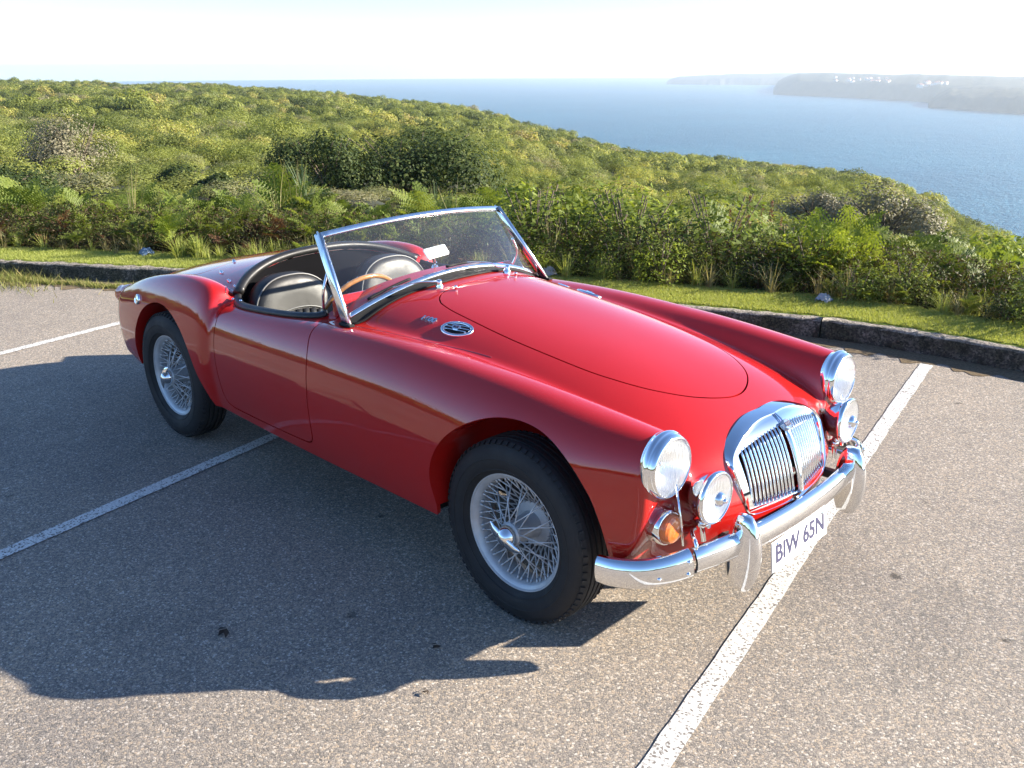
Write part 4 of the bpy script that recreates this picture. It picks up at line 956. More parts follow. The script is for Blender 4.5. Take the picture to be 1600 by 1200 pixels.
# body beads
def beads():
    for s in (-1, 1):
        pts = [(-1.03, .557), (-.825, .528), (-.641, .493), (-.45, .453), (-.33, .435)]
        path = [on_top(x, s*y, -.0012) for x, y in catmull(pts, 6)]
        MB().tube(path, .0028, 6).build('wing_bead', M['bead'], car)
        pts = [(-1.93, .585), (-2.0, .545), (-2.15, .512), (-2.4, .50), (-2.7, .485), (-2.95, .455)]
        path = [on_top(x, s*y, -.0005) for x, y in catmull(pts, 6)]
        MB().tube(path, .0045, 6).build('wing_bead', M['bead'], car)
M['bead'] = simple('dark_red_beading', (.17, .008, .014), .3, coat=.8)
beads()

# ------------------------------------------------------------------ wheels
def make_wheel_meshes():
    R = {}
    def prof_tyre():
        pr = []
        for a in np.linspace(-1, 1, 41):
            pr.append(a)
        P = [(.2045, -.058), (.212, -.066), (.228, -.077), (.248, -.0825), (.268, -.083), (.288, -.079), (.302, -.072), (.311, -.064), (.3165, -.057)]
        tread = []
        gx = (-.036, -.012, .012, .036)
        x = -.055
        tread.append((.3185, x))
        for g in gx: tread += [(.3245-.05*abs(g)*abs(g)*12, g-.0045), (.3165, g-.003), (.3165, g+.003), (.3245-.05*abs(g)*abs(g)*12, g+.0045)]
        tread.append((.3185, .055))
        Q = P+tread+[(r, -h) for r, h in P[::-1]]
        return Q
    b = MB(); b.lathe([(.262, -.0836), (.2645, -.0848), (.267, -.0836)], 64); b.lathe([(.2235, -.0755), (.226, -.0785), (.2285, -.0775)], 64)
    b.lathe(prof_tyre(), 88)
    # shoulder blocks
    for i in range(72):
        a = 2*math.pi*i/72
        for sgn in (-1, 1):
            Mx = Matrix.Rotation(a, 4, 'Z') @ Matrix.Translation((.3145, 0, sgn*.0605)) @ Matrix.Rotation(-sgn*math.radians(38), 4, 'Y')
            b.box((0, 0, 0), (.0085, .0165, .016), Mx)
    R['tyre'] = b
    b = MB()
    b.lathe([(.200, -.055), (.2035, -.0605), (.2075, -.0605), (.2085, -.0565), (.206, -.050), (.199, -.045), (.197, -.030), (.190, -.022), (.186, 0), (.190, .022), (.193, .035), (.197, .048), (.206, .053), (.2085, .0595), (.205, .062), (.199, .055), (.189, .040), (.180, .024), (.178, 0), (.181, -.026), (.186, -.043), (.191, -.050), (.200, -.055)], 72)
    R['rim'] = b
    b = MB(); b.lathe([(0, -.078), (.040, -.078), (.043, -.074), (.041, -.05), (.041, -.03), (.043, .0), (.048, .03), (.078, .036), (.080, .044), (.070, .05), (.03, .052)], 36)
    for k in range(18):
        a = 2*math.pi*k/18; b.box((.078*math.cos(a), .078*math.sin(a), .038), (.010, .010, .010), None, .002)
    R['hub'] = b
    b = MB(); b.lathe([(.05, .055), (.115, .057), (.125, .062), (.125, .085), (.05, .088)], 40); b.lathe([(.05, .075), (.168, .080), (.168, .092), (.05, .094)], 40)
    R['drum'] = b
    # two-eared knock-off nut
    b = MB(); b.lathe([(0, -.122), (.009, -.1215), (.019, -.117), (.029, -.105), (.035, -.093), (.037, -.080), (.036, -.074)], 32)
    for sgn in (-1, 1):
        pts = [(sgn*.016, .004, -.108), (sgn*.033, .005, -.106), (sgn*.050, .004, -.104), (sgn*.066, -.001, -.101), (sgn*.075, -.005, -.100)]
        b.sweep(catmull(pts, 4), [(.016*math.cos(a), .006*math.sin(a)) for a in np.linspace(0, 2*math.pi, 10, endpoint=False)], (0, 0, 1), scale=[1.15-.95*max(0, (k/16-.35))/.65 for k in range(17)])
    R['knock_off'] = b
    def spoke(r0, h0, r1, h1, da):
        b = MB(); p0 = Vector((r0, 0, h0)); p1 = Vector((r1*math.cos(da), r1*math.sin(da), h1)); d = (p1-p0)
        b.tube([p0, p0+d*.5, p1-d*.10], .0026, 5, up=(.1, .2, 1)); b.tube([p1-d*.10, p1], .0038, 6, up=(.1, .2, 1)); return b
    R['s'] = [spoke(.040, -.070, .180, .004, .50), spoke(.040, -.070, .180, .004, -.50), spoke(.076, .040, .184, -.036, .42), spoke(.076, .040, .184, -.036, -.42)]
    return R
def wheels():
    R = make_wheel_meshes(); me = {}
    tmp = {'tyre': 'rubber', 'rim': 'silver', 'hub': 'silver', 'drum': 'steel', 'knock_off': 'chrome'}
    for k, m in tmp.items():
        o = R[k].build(k, M[m]); smooth_angle(o, 40); me[k] = o.data; bpy.data.objects.remove(o)
    sp = []
    for b in R['s']: o = b.build('spoke', M['silver']); sp.append(o.data); bpy.data.objects.remove(o)
    for x, y, ang, kn in ((0, -.608, .2, .42), (0, .608, .7, 1.9), (-2.388, -.619, 1.1, 2.15), (-2.388, .619, .4, .6)):
        s = -1 if y < 0 else 1
        # local z -> world +y for the right side (outer face -z -> -y)
        rot = Matrix.Rotation(-math.pi/2, 3, 'X') if s < 0 else Matrix.Rotation(math.pi/2, 3, 'X')
        wr = obj('wheel', me['rim'], car, (x, y, .318)); wr.rotation_euler = rot.to_euler()
        obj('tyre', me['tyre'], wr); obj('hub', me['hub'], wr); obj('brake_drum', me['drum'], wr); obj('knock_off', me['knock_off'], wr, rot=(0, 0, kn))
        for k in range(24):
            for q, da in ((0, 0), (1, 0)):
                if k % 2 == q: obj('spoke', sp[q], wr, rot=(0, 0, ang+2*math.pi*(k//2)/12+(0 if q == 0 else .26)))
        for k in range(48):
            q = k % 2; obj('spoke', sp[2+q], wr, rot=(0, 0, ang+.1+2*math.pi*(k//2)/24+(0 if q == 0 else .131)))
wheels()

# ------------------------------------------------------------------ windscreen
def windscreen():
    B = lambda t: np.array([-.975-.065*t*t, .560*t, .963-.122*t*t-.006*t**4])
    T = lambda t: np.array([-1.190-.058*t*t, .509*t, 1.173-.036*t*t])
    ts = np.linspace(-1, 1, 25)
    bp = [B(t) for t in ts]; tp = [T(t) for t in ts]
    nrm = lambda t: np.cross(T(t)-B(t), np.array([-.12*t, 1., 0]))*-1
    ups = []
    for t in ts:
        u = T(t)-B(t); ups.append(u/np.linalg.norm(u))
    rect = lambda a, b, e: [(a*math.copysign(abs(math.cos(q))**.5, math.cos(q)), b*math.copysign(abs(math.sin(q))**.5, math.sin(q))) for q in np.linspace(.2, 2*math.pi+.2, 12, endpoint=False)]
    fr = MB(); fr.sweep(tp, rect(.009, .012, 0), ups=ups); fr.build('windscreen_top_rail', M['chrome_soft'], car)
    fr = MB(); fr.sweep(bp, rect(.009, .0105, 0), ups=ups); fr.build('windscreen_bottom_rail', M['chrome_soft'], car)
    for s in (-1, 1):
        a, b = B(s*1.0), T(s*1.0); d = b-a; p = MB(); base = np.array([-.995, s*.575, .822])
        path = [base, base+(b-base)*.5, b+(b-base)*.012]
        p.sweep(path, rect(.010, .019, 0), up=(1, 0, 0)); p.sweep([q+np.array([-.014, s*.004, 0]) for q in path], rect(.006, .010, 0), up=(1, 0, 0)); pp = p.build('windscreen_post', M['chrome_soft'], car)
        q = MB(); q.tube([b+d*.01, b+d*.05+np.array([-.006, 0, 0])], .0035, 8, up=(1, 0, 0)); q.build('hood_peg', M['chrome'], pp)
        q = MB(); q.box((0, 0, 0), (.075, .030, .012), Matrix.Translation(on_top(-1.0, s*.577, .006)) , .004); q.build('post_foot', M['seal'], pp)
        # side stay inside the screen
        q = MB(); q.tube(catmull([a+(b-a)*.55+np.array([-.02, 0, 0]), np.array([-1.17, s*.56, .93]), np.array([-1.20, s*.545, .85])], 6), .006, 8, up=(0, 1, 0)); q.build('side_stay', M['chrome'], pp)
    # glass
    g = MB(); rows = 5; V = []; n = len(ts)
    for r in range(rows+1): V += [tuple(B(t)*(1-r/rows)+T(t)*(r/rows)) for t in ts*.985]
    g.add(V, [(r*n+i, r*n+i+1, (r+1)*n+i+1, (r+1)*n+i) for r in range(rows) for i in range(n-1)]); g.build('windscreen_glass', M['glass'], car)
    # rubber seal between rail and scuttle
    k = np.linspace(-1, 1, 41); fx = Spl((0, -.905), (.15, -.912), (.30, -.940), (.42, -.968), (.53, -1.0), (.58, -1.02))
    a_ = [B(t)+np.array([.004, 0, -.004]) for t in k*.985]
    c_ = []
    for t in k*.985:
        y = .560*t; c_.append(on_top(float(fx(abs(y))), y, .003))
    V = []; rows = 5
    for r in range(rows+1):
        q = r/rows
        for i in range(len(k)):
            p = a_[i]*(1-q)+c_[i]*q; z = on_top(p[0], p[1], .003); p = np.array([p[0], p[1], max(p[2]-.010*math.sin(q*math.pi), z[2])]); V.append(tuple(p))
    n = len(k); s = MB(); s.add(V, [(r*n+i, r*n+i+1, (r+1)*n+i+1, (r+1)*n+i) for r in range(rows) for i in range(n-1)])
    s.tube([c+np.array([0, 0, .001]) for c in c_], .005, 6); s.build('screen_seal', M['seal'], car)
    # wipers, both parked towards the driver's side
    for y0 in (-.195, .195):
        sp = on_top(-.878, y0, .0)
        b = MB(); b.lathe([(0, .036), (.010, .034), (.013, .026), (.011, .018), (.016, .012), (.017, .0)], 14, frame(sp, surf_n(sp), (1, 0, 0))); 
        top = sp+surf_n(sp)*.028
        t0, t1 = (y0-.26)/.56, (y0-.06)/.56
        mid = B((y0-.16)/.56)*.955+T((y0-.16)/.56)*.045+np.array([.028, 0, .018])
        path = catmull([top, top+np.array([-.012, -.05, .006]), (top+mid)/2+np.array([.012, 0, .010]), mid], 6)
        b.sweep(path, [(.009, 0), (.006, .003), (-.006, .003), (-.009, 0), (-.006, -.003), (.006, -.003)], scale=[1.0-.55*i/(len(path)-1) for i in range(len(path))])
        wob = b.build('wiper', M['chrome'], car)
        b = MB(); bl = []
        for i in range(13):
            t = t0+(t1-t0)*i/12; q = B(t)*.94+T(t)*.06; nn = np.cross(np.array([0, 1., 0]), T(t)-B(t)); nn /= np.linalg.norm(nn); nn = nn if nn[0] > 0 else -nn; bl.append(q+nn*.010)
        b.sweep(bl, [(.006, 0), (0, .010), (-.006, 0), (0, -.004)], up=(1, 0, .6)); b.build('wiper_blade', M['seal'], wob)
    for y0 in (-.172, .172):
        p = on_top(-.803, y0); MB().lathe([(0, .022), (.006, .021), (.007, .014), (.005, .012), (.006, 0)], 12, frame(p, surf_n(p), (1, 0, 0))).build('washer_jet', M['chrome'], car)
    # interior mirror on a stalk
    b = MB(); b.tube([(-1.13, 0, .945), (-1.13, 0, .985), (-1.125, .0, 1.012)], .004, 8, up=(1, 0, 0)); b.lathe([(0, .012), (.012, .010), (.016, 0)], 12, Matrix.Translation((-1.13, 0, .948)))
    mo = b.build('mirror', M['chrome'], car)
    Mx = Matrix.Translation((-1.118, 0, 1.018)) @ Matrix.Rotation(math.radians(12), 4, 'Z') @ Matrix.Rotation(math.radians(-38), 4, 'Y')
    MB().box((0, 0, 0), (.016, .155, .052), Mx, .007).build('mirror_shell', M['white_plate'], mo)
windscreen()

# ------------------------------------------------------------------ front: grille, lamps, bumper, plate
GX = Spl((.40, .672), (.45, .670), (.53, .655), (.60, .630), (.65, .604), (.68, .580), (.70, .552), (.716, .51), (.73, .46))
def gx(y, z): return float(GX(z))-.13*abs(y)-.15*y*y
def grille():
    outer = [(0, .706), (.09, .703), (.17, .689), (.235, .664), (.272, .638), (.284, .610), (.281, .58), (.273, .535), (.263, .492), (.254, .465), (.235, .450), (.20, .4455), (.10, .444), (0, .4435)]
    def mir(h): return [np.array(p) for p in h]+[np.array((-p[0], p[1])) for p in h[-2:0:-1]]
    O = catmull(mir(outer), 5, True)
    inner = [(0, .671), (.06, .668), (.13, .660), (.19, .650), (.232, .640), (.241, .630), (.240, .595), (.236, .55), (.230, .51), (.225, .485), (.216, .474), (.18, .469), (.09, .466), (0, .465)]
    I = catmull(mir(inner), 5, True)
    n = len(O); V = []; rows = []
    def ring(poly, off, dz=0.): return [(gx(p[0], p[1])+off, p[0], p[1]+dz) for p in poly]
    def lerp(q): return [O[i]*(1-q)+I[i]*q for i in range(n)]
    grow = [np.array([p[0]*1.012, (p[1]-.58)*1.02+.58]) for p in O]
    rows = [ring(grow, -.040), ring(grow, -.010), ring(lerp(0), -.003), ring(lerp(.06), .001), ring(lerp(.14), -.003), ring(lerp(.2), -.005)]
    for q in (.35, .5, .65, .8, .92): rows.append(ring(lerp(q), -.005))
    rows += [ring(lerp(1.0), -.009), ring(lerp(1.0), -.03)]
    for r in rows: V += r
    b = MB(); b.add(V, [(k*n+i, k*n+(i+1) % n, (k+1)*n+(i+1) % n, (k+1)*n+i) for k in range(len(rows)-1) for i in range(n)])
    g = b.build('grille', M['chrome'], car); smooth_angle(g, 38)
    # centre rib with its ridge up the header
    zs = np.linspace(.463, .703, 18); wd = [.015 if z < .655 else .015*max(.18, (.705-z)/.05) for z in zs]
    b = MB(); b.sweep([(gx(0, z)+.002, 0, z) for z in zs], [(1, -.012), (.75, .004), (.25, .010), (-.25, .010), (-.75, .004), (-1, -.012)], up=(1, 0, .0), scale=[(w_, 1.0 if w_ > .015 else .6) for w_ in wd])
    b.build('centre_rib', M['chrome'], g)
    Ip = [np.array(p) for p in I]
    def zlim(y):
        zz = []
        for i in range(n):
            a, c = I[i], I[(i+1) % n]
            if (a[0]-y)*(c[0]-y) <= 0 and a[0] != c[0]: zz.append(a[1]+(c[1]-a[1])*(y-a[0])/(c[0]-a[0]))
        return min(zz), max(zz)
    for s in (-1, 1):
        for k in range(12):
            y = s*(.0270+.0178*k); lo, hi = zlim(y); zs = np.linspace(lo-.004, hi+.004, 9)
            MB().sweep([(gx(y, z)-.010, y, z) for z in zs], [(-.0036, -.010), (-.0040, .001), (-.0022, .005), (.0022, .005), (.0040, .001), (.0036, -.010)], up=(1, 0, 0)).build('slat', M['chrome'], g)
    # octagonal emblem
    zc = .678; yc = 0; p0 = Vector((gx(0, zc)+.014, 0, zc)); nrm = Vector((.62, 0, .78)); F0 = frame(p0, nrm, (0, 1, 0))
    oc = lambda r, h: [(r*math.cos(math.pi/8+k*math.pi/4), r*math.sin(math.pi/8+k*math.pi/4)*.92, h) for k in range(8)]
    b = MB(); V = oc(.022, -.012)+oc(.022, .004)+oc(.0195, .006)+oc(.018, .004)
    b.add(V, [(r*8+i, r*8+(i+1) % 8, (r+1)*8+(i+1) % 8, (r+1)*8+i) for r in range(3) for i in range(8)]+[tuple(range(24, 32))], False, F0)
    e = b.build('emblem', M['chrome_soft'], g)
    t = obj('lettering', text_mesh('MG', .021, .0015, M['ink'], .0008), e); t.matrix_local = F0 @ Matrix.Translation((0, -.0005, .0050))
    MB().box((.585, 0, .42), (.05, .50, .05), None, .01).build('front_apron', M['paint'], car)
grille()

def axis_frame(pos, d, up=(0, 0, 1)):
    d = Vector(d).normalized(); x = Vector(up).cross(d).normalized(); return frame(pos, d, x)
def lamps():
    for s in (-1, 1):
        pos = np.array([.484, s*.545, .680]); d = (1, s*.0, .02); F0 = axis_frame(pos, d)
        b = MB(); b.lathe([(.087, -.03), (.096, -.01), (.1015, .006), (.1055, .012), (.1055, .021), (.1025, .027), (.0995, .029), (.0995, .034), (.098, .040), (.0935, .047), (.089, .0505), (.0865, .049), (.086, .045)], 56, F0)
        h = b.build('headlamp', M['chrome'], car)
        b = MB(); b.lathe([(.086, .046), (.084, .040), (.070, .012), (.05, -.010), (.03, -.022), (.012, -.026), (0, -.026)], 40, F0); b.build('reflector', M['reflector'], h)
        b = MB(); b.lathe([(0, .010), (.010, .006), (.012, -.004), (.010, -.024)], 16, F0); b.build('bulb', M['chrome_soft'], h)
        # fluted glass
        V = []; Fc = []; nr, na = 9, 96
        for i in range(nr+1):
            r = .0865*i/nr
            for k in range(na):
                a = 2*math.pi*k/na; yy = r*math.cos(a); zz = r*math.sin(a)
                V.append((yy, zz, .045+.013*(1-(r/.0865)**2)+(.0010*math.sin(yy*520) if abs(zz) < .06 else 0)))
        Fc = [(i*na+k, i*na+(k+1) % na, (i+1)*na+(k+1) % na, (i+1)*na+k) for i in range(nr) for k in range(na)]
        b = MB(); b.add(V, Fc, True, F0); b.build('lens', M['lens'], h, fix=False)
        b = MB(); b.lathe([(.0955, .0495), (.0965, .0475)], 8, F0)
        # driving lamp on the bumper
        pos = np.array([.600, s*.432, .572]); F0 = axis_frame(pos, (1, s*.02, .02))
        b = MB(); b.lathe([(0, -.075), (.018, -.073), (.045, -.060), (.066, -.036), (.075, -.010), (.078, .0), (.0825, .004), (.0835, .012), (.080, .019), (.076, .020), (.075, .016)], 44, F0)
        b.tube([pos+np.array([-.03, 0, -.078]), pos+np.array([-.03, 0, -.105]), pos+np.array([-.02, 0, -.155])], .009, 10, up=(1, 0, 0)); b.lathe([(0, .010), (.016, .008), (.018, 0), (.018, -.010), (0, -.012)], 8, Matrix.Translation(pos+np.array([-.03, 0, -.095])))
        for k in (-1, 1): b.box(tuple(pos+np.array([.012, k*.030, -.080])), (.012, .012, .016), None, .003)
        f = b.build('driving_lamp', M['chrome'], car)
        b = MB(); b.lathe([(.076, .015), (.060, -.006), (.035, -.022), (.014, -.030), (0, -.031)], 36, F0); b.build('reflector', M['reflector'], f)
        b = MB(); b.lathe([(.0765, .016), (.055, .021), (.028, .0245), (.0, .0255)], 36, F0); b.build('lens', M['lens'], f)
        b = MB(); b.lathe([(.024, .022), (.020, .034), (.012, .040), (0, .042)], 20, F0); b.lathe([(.007, .038), (.007, .048), (0, .050)], 12, F0); b.build('lens_boss', M['chrome'], f)
        # amber indicator below the headlamp
        z = .490; y = s*.552; x = surf_x(y, z); n = surf_n((x, y, z)); F0 = axis_frame(np.array([x, y, z]), (1, s*.10, .05))
        b = MB(); b.lathe([(.056, -.03), (.0555, .020), (.053, .034), (.049, .038), (.046, .036)], 32, F0); i_ = b.build('indicator', M['chrome'], car)
        b = MB(); b.lathe([(.047, .035), (.046, .047), (.038, .056), (.02, .0595), (0, .060)], 28, F0); b.build('lens', M['amber'], i_)
lamps()

def bumper():
    sect0 = [(-.004, -.047), (.006, -.046), (.016, -.038), (.023, -.020), (.0255, 0), (.023, .020), (.016, .038), (.006, .046), (-.004, .047), (-.004, .040), (.010, .032), (.017, .0), (.010, -.032), (-.004, -.040)]
    sect = sect0
    half = [(.672, 0.), (.668, .15), (.655, .30), (.628, .45), (.600, .535), (.560, .610), (.505, .668), (.440, .700), (.385, .712)]
    path = [np.array((x, -y, .385)) for x, y in half[::-1]]+[np.array((x, y, .385)) for x, y in half[1:]]
    C = catmull(path, 6)
    mid = [p for p in C if abs(p[1]) < .548]
    def zed(p): return np.array([p[0]+.012, p[1], .410-.042*max(0, (abs(p[1])-.50)/.21)**1.3])
    b = MB(); b.sweep([zed(p) for p in mid], [(a*1.1, c*.90) for a, c in sect]); bo = b.build('front_bumper', M['chrome'], car); smooth_angle(bo, 50)
    for s in (-1, 1):
        e = sorted([p for p in C if p[1]*s > .535], key=lambda p: abs(p[1])); 
        b = MB(); sc_ = [1.02-.06*(i/(len(e)-1))**3 for i in range(len(e))]
        b.sweep([zed(p)+np.array([.004, 0, 0]) for p in e], [(a*(1 if s > 0 else -1), c) for a, c in sect], scale=sc_); o = b.build('bumper_end', M['chrome'], bo); smooth_angle(o, 50)
        for yy, zz in ((.565, .018), (.565, -.022), (.63, -.012)):
            i = min(range(len(e)), key=lambda k: abs(abs(e[k][1])-yy)); p = zed(e[i]); t = e[min(i+1, len(e)-1)]-e[max(i-1, 0)]; nv = np.array([abs(t[1]), -t[0]*np.sign(t[1]), 0]); nv /= np.linalg.norm(nv)
            MB().lathe([(0, .007), (.005, .006), (.0075, .002), (.008, -.004)], 12, frame(p+nv*.026+np.array([0, 0, zz]), nv, (0, 0, 1))).build('bumper_bolt', M['chrome'], bo)
        # overrider
        b = MB(); st = []; zs = np.linspace(0, 1, 17); V = []; n = 20
        for q in zs:
            z = .262+q*.246; wdt = .0285*(math.sin(math.pi*min(1, max(0, .10+.86*q)))**.42)*(1.0+.10*q); dep = .066*(math.sin(math.pi*min(1, .08+.88*q))**.45); x0 = .680+.002*q
            for k in range(n):
                a = 2*math.pi*k/n; ca, sa = math.cos(a), math.sin(a)
                V.append((x0+(dep if ca > 0 else dep*.75)*math.copysign(abs(ca)**.8, ca)-.012, s*.358+wdt*math.copysign(abs(sa)**.85, sa), z))
        Fc = [(r*n+k, r*n+(k+1) % n, (r+1)*n+(k+1) % n, (r+1)*n+k) for r in range(len(zs)-1) for k in range(n)]+[tuple(range(n)), tuple((len(zs)-1)*n+k for k in range(n))]
        b.add(V, Fc); b.build('overrider', M['chrome'], bo)
        b = MB(); b.tube(catmull([(.615, s*.535, .425), (.618, s*.532, .455), (.600, s*.520, .470), (.575, s*.49, .470), (.56, s*.45, .46)], 5), .007, 8); b.build('lamp_bracket', M['chrome'], bo)
        b = MB(); b.tube([(.575, s*.535, .44), (.560, s*.532, .52), (.535, s*.530, .625)], .004, 8, up=(0, 1, 0)); b.build('lamp_stay', M['chrome'], bo)
        MB().box((.56, s*.33, .40), (.20, .035, .03), None, .006).build('bumper_iron', M['steel'], bo)
    # number plate under the bumper
    cy_, cz = -.01, .300; Mx = frame((.688, cy_, cz), Vector((1, 0, .12)), (0, 1, 0))
    pl = MB().box((0, 0, 0), (.372, .104, .004), Mx, .0015).build('number_plate', M['white_plate'], car)
    t = obj('lettering', text_mesh('BIW 65N', .085, .0006, M['ink'], .0015), pl); t.matrix_local = Mx @ Matrix.Translation((0, .002, .0028))
    for yy in (-.15, .15): MB().lathe([(0, .004), (.005, .003), (.006, 0)], 10, Mx @ Matrix.Translation((yy, .038, .002))).build('plate_bolt', M['chrome'], pl)
    MB().box((.668, cy_, .352), (.03, .16, .02), None, .004).build('plate_bracket', M['chrome'], pl)
    # rear bumper
    half = [(-3.30, 0.), (-3.295, .2), (-3.27, .38), (-3.225, .50), (-3.17, .575)]
    path = [np.array((x, -y, .42)) for x, y in half[::-1]]+[np.array((x, y, .42)) for x, y in half[1:]]
    b = MB(); b.sweep(catmull(path, 5), sect0); rb = b.build('rear_bumper', M['chrome'], car)
    for s in (-1, 1):
        b = MB(); b.lathe([(0, -.115), (.03, -.105), (.042, -.06), (.042, .06), (.03, .105), (0, .115)], 16, Matrix.Translation((-3.30, s*.38, .42))); b.build('overrider', M['chrome'], rb)
        # tail lamp on its plinth
        z = .600; y = s*.600; x = -2.98
        b = MB(); b.sweep(catmull([(x+.17, y, z+.065), (x+.08, y, z+.060), (x, y, z+.03), (x-.06, y, z+.02)], 5), [(.045*math.cos(a), .050*math.sin(a)) for a in np.linspace(0, 2*math.pi, 16, endpoint=False)], scale=[.35+.65*min(1, k/9) for k in range(16)]); tl = b.build('tail_lamp', M['paint'], car)
        F0 = axis_frame((x-.06, y, z+.02), (-1, 0, 0)); b = MB(); b.lathe([(.045, -.01), (.046, .008), (.040, .022), (.02, .030), (0, .031)], 24, F0); b.build('lens', M['amber'], tl)
        z = .675; x = -2.63; y = surf_y(x, z, s); p = np.array([x, y, z]); F0 = frame(p, surf_n(p), (1, 0, 0))
        b = MB(); b.lathe([(.026, -.004), (.026, .008), (.022, .011), (.018, .008)], 24, F0); b.lathe([(.018, .008), (.009, .010), (0, .0105)], 24, F0); rf = b.build('wing_roundel', M['chrome'], car)
bumper()

def badges():
    for s in (-1, 1):
        p = on_top(-.566, s*.385, .0005); n = surf_n(p); tx = on_top(-.50, s*.372)-on_top(-.63, s*.398); F0 = frame(p, n, tx)
        V = []; na = 40; a_, b_ = .072, .043
        rows = [(1.0, -.004), (1.0, .002), (.95, .005), (.86, .005), (.80, .003), (.80, .0012)]
        for r, h in rows: V += [(a_*r*math.cos(2*math.pi*k/na), b_*(1-(1-r)*1.5)*math.sin(2*math.pi*k/na), h) for k in range(na)]
        b = MB(); b.add(V, [(r*na+k, r*na+(k+1) % na, (r+1)*na+(k+1) % na, (r+1)*na+k) for r in range(len(rows)-1) for k in range(na)], True, F0); v = b.build('scuttle_vent', M['chrome_soft'], car)
        b = MB(); b.add([(a_*.82*math.cos(2*math.pi*k/na), b_*.75*math.sin(2*math.pi*k/na), .001) for k in range(na)], [tuple(range(na))], False, F0); b.build('vent_opening', M['dark'], v)
        for j in (-1, 0, 1):
            hw = a_*.80*math.sqrt(max(0, 1-(j*.0145/(b_*.72))**2)); MB().box((0, j*.0145, .006), (2*hw, .0045, .004), F0).build('vent_bar', M['chrome'], v)
        e = MB(); oc = [(.021*math.cos(math.pi/8+k*math.pi/4), .0145*math.sin(math.pi/8+k*math.pi/4)) for k in range(8)]
        e.add([(x, y, .004) for x, y in oc]+[(x, y, .011) for x, y in oc], [(i, (i+1) % 8, 8+(i+1) % 8, 8+i) for i in range(8)]+[tuple(range(8, 16))], False, F0); eo = e.build('emblem', M['chrome'], v)
        t = obj('lettering', text_mesh('MG', .016, .0008, M['ink'], .0005), eo); t.matrix_local = F0 @ Matrix.Translation((0, 0, .0122)) @ (Matrix.Rotation(math.pi, 4, 'Z') if s > 0 else Matrix.Identity(4))
        p = on_top(-.716, s*.394, .002); n = surf_n(p); F0 = frame(p, n, (tx if s < 0 else -tx))
        t = obj('engine_size_badge', text_mesh('1600', .034, .003, M['chrome'], .0012), car); t.matrix_local = F0 @ Matrix(((1.15, .22, 0, 0), (0, 1, 0, 0), (0, 0, 1, 0), (0, 0, 0, 1)))
    for s in (-1, 1):
        for x, y in ((-2.43, .255), (-2.30, .40), (-2.10, .47), (-1.99, .50)):
            p = on_top(x, s*y); MB().lathe([(0, .014), (.006, .013), (.006, .008), (.010, .005), (.011, 0)], 10, frame(p, surf_n(p), (1, 0, 0))).build('hood_stud', M['chrome'], car)
badges()

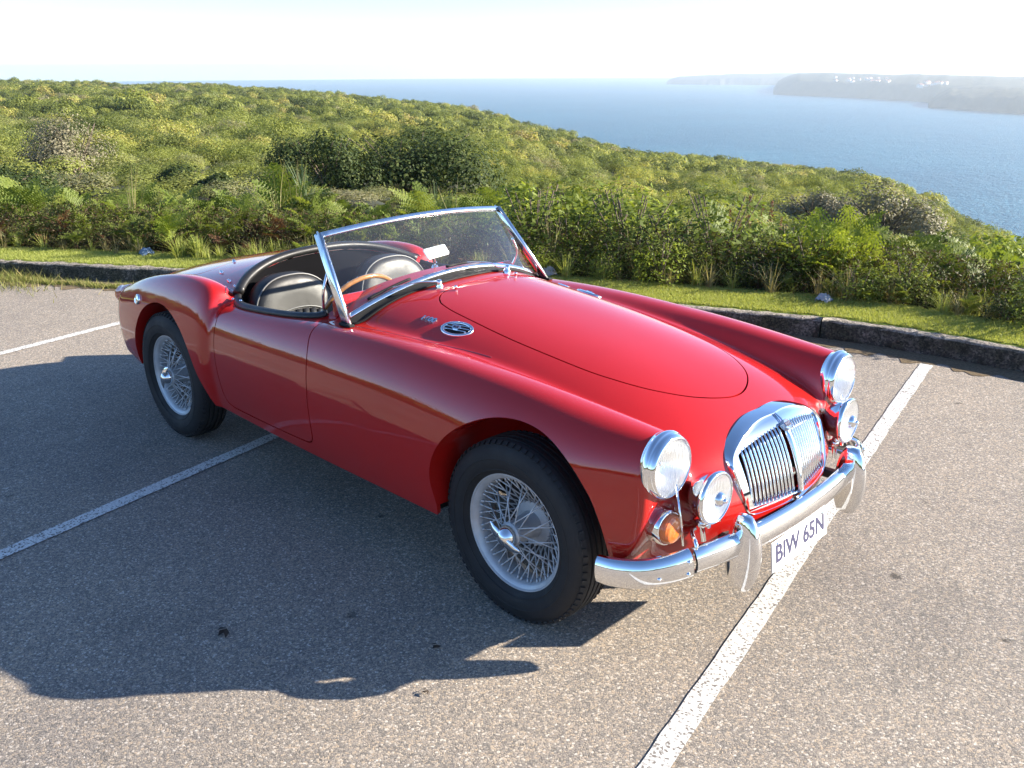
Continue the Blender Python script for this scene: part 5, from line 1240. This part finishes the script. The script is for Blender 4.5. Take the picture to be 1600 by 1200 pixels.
# ------------------------------------------------------------------ seats and steering wheel
def interior():
    for s in (-1, 1):
        yc = s*.300; hw, z0, z1 = .225, .42, .862
        out = []
        for a in np.linspace(0, 2*math.pi, 48, endpoint=False):
            ca, sa = math.cos(a), math.sin(a); e = .62 if sa < 0 else .80
            out.append((math.copysign(abs(ca)**e, ca)*hw*(1.0 if sa < .2 else 1.0-.06*(sa-.2)), (z0+.22)+(math.copysign(abs(sa)**e, sa)*(.222 if sa > 0 else .22))))
        tilt = math.tan(math.radians(13))
        def P(y, z, d): return (-1.745-(z-.45)*tilt+d, yc+y, z)
        b = MB(); n = len(out); cz = .64; rows = [(.97, -.085), (1.0, -.05), (1.0, -.02), (.98, .004), (.94, .018), (.86, .026), (.6, .024), (.3, .020), (.02, .018)]
        V = []
        for sc_, d in rows: V += [P(y*sc_, cz+(z-cz)*sc_, d) for y, z in out]
        b.add(V, [(r*n+i, r*n+(i+1) % n, (r+1)*n+(i+1) % n, (r+1)*n+i) for r in range(len(rows)-1) for i in range(n)]+[tuple(range(n-1, -1, -1)), tuple((len(rows)-1)*n+i for i in range(n))])
        bk = b.build('seat', M['leather'], car)
        MB().tube([P(y*.985, cz+(z-cz)*.985, .008) for y, z in out], .0045, 6, up=(1, 0, 0), closed=True).build('piping', M['piping'], bk)
        # pleated panel
        for k in range(7):
            y = -.115+.0385*k; top = .655+.045*math.sqrt(max(0, 1-(y/.15)**2))
            MB().sweep([P(y, z, .022) for z in np.linspace(.46, top, 5)], [(.019*math.cos(a), .012*math.sin(a)) for a in np.linspace(0, 2*math.pi, 10, endpoint=False)], up=(1, 0, 0)).build('pleat', M['leather'], bk)
        MB().tube([P(.15*math.cos(a), .655+.055*math.sin(a), .026) for a in np.linspace(0, math.pi, 15)], .004, 6, up=(1, 0, 0)).build('panel_piping', M['piping'], bk)
        MB().box((-1.53, yc, .40), (.46, .44, .13), None, .04).build('seat_cushion', M['leather'], bk)
    # steering wheel
    c = Vector((-1.285, -.315, .760)); ax = Vector((-.90, 0, .43)).normalized(); F0 = frame(c, ax, (0, 1, 0)); R_ = .208
    ring = [F0 @ Vector((R_*math.cos(a), R_*math.sin(a), 0)) for a in np.linspace(0, 2*math.pi, 56, endpoint=False)]
    sw = MB().tube(ring, .0105, 10, up=ax, closed=True).build('steering_wheel', M['wood'], car)
    for k in range(28):
        a = 2*math.pi*k/28; p = F0 @ Vector((R_*math.cos(a), R_*math.sin(a), .0105)); MB().lathe([(0, .003), (.004, .002), (.005, 0)], 8, frame(p, ax, (0, 1, 0))).build('rim_rivet', M['chrome'], sw)
    b = MB()
    for k in range(4):
        for j in (-1, 0, 1):
            a = math.pi/4+k*math.pi/2; off = Vector((-math.sin(a), math.cos(a), 0))*j*.012; b.tube([F0 @ (Vector((.02*math.cos(a), .02*math.sin(a), -.02))+off), F0 @ (Vector((R_*math.cos(a), R_*math.sin(a), 0))+off)], .0022, 6, up=ax)
    b.build('wheel_spokes', M['chrome'], sw); MB().lathe([(0, .012), (.03, .008), (.036, -.01), (.03, -.04), (.02, -.28), (0, -.28)], 20, F0).build('steering_boss', M['seal'], sw)
    b = MB(); b.box((-1.165, 0, .80), (.05, 1.04, .20), None, .02); d = b.build('dashboard', M['paint'], car)
    for y in (-.45, -.18): MB().lathe([(.045, -.002), (.045, .008), (.040, .010), (0, .008)], 24, axis_frame((-1.19, y, .82), (-1, 0, 0))).build('gauge', M['ink'], d)
interior()

# ------------------------------------------------------------------ sea haze
def haze():
    R_ = 7600; zt, zb = 26.0, SEA_Z-3.5
    b = MB(); b.box((CAM[0], CAM[1], (zt+zb)/2), (2*R_, 2*R_, zt-zb)); m = bpy.data.materials.new('haze'); m.use_nodes = True; t = m.node_tree; t.nodes.clear()
    out = t.nodes.new('ShaderNodeOutputMaterial'); v = t.nodes.new('ShaderNodeVolumePrincipled'); v.inputs['Color'].default_value = (.86, .94, 1.0, 1); v.inputs['Density'].default_value = HAZE; v.inputs['Anisotropy'].default_value = .45
    t.links.new(v.outputs[0], out.inputs['Volume']); o = b.build('haze', m); tag(o, 'pale sea haze over the water and the far headlands', 'haze', kind='stuff')
HAZE = .00018
haze()
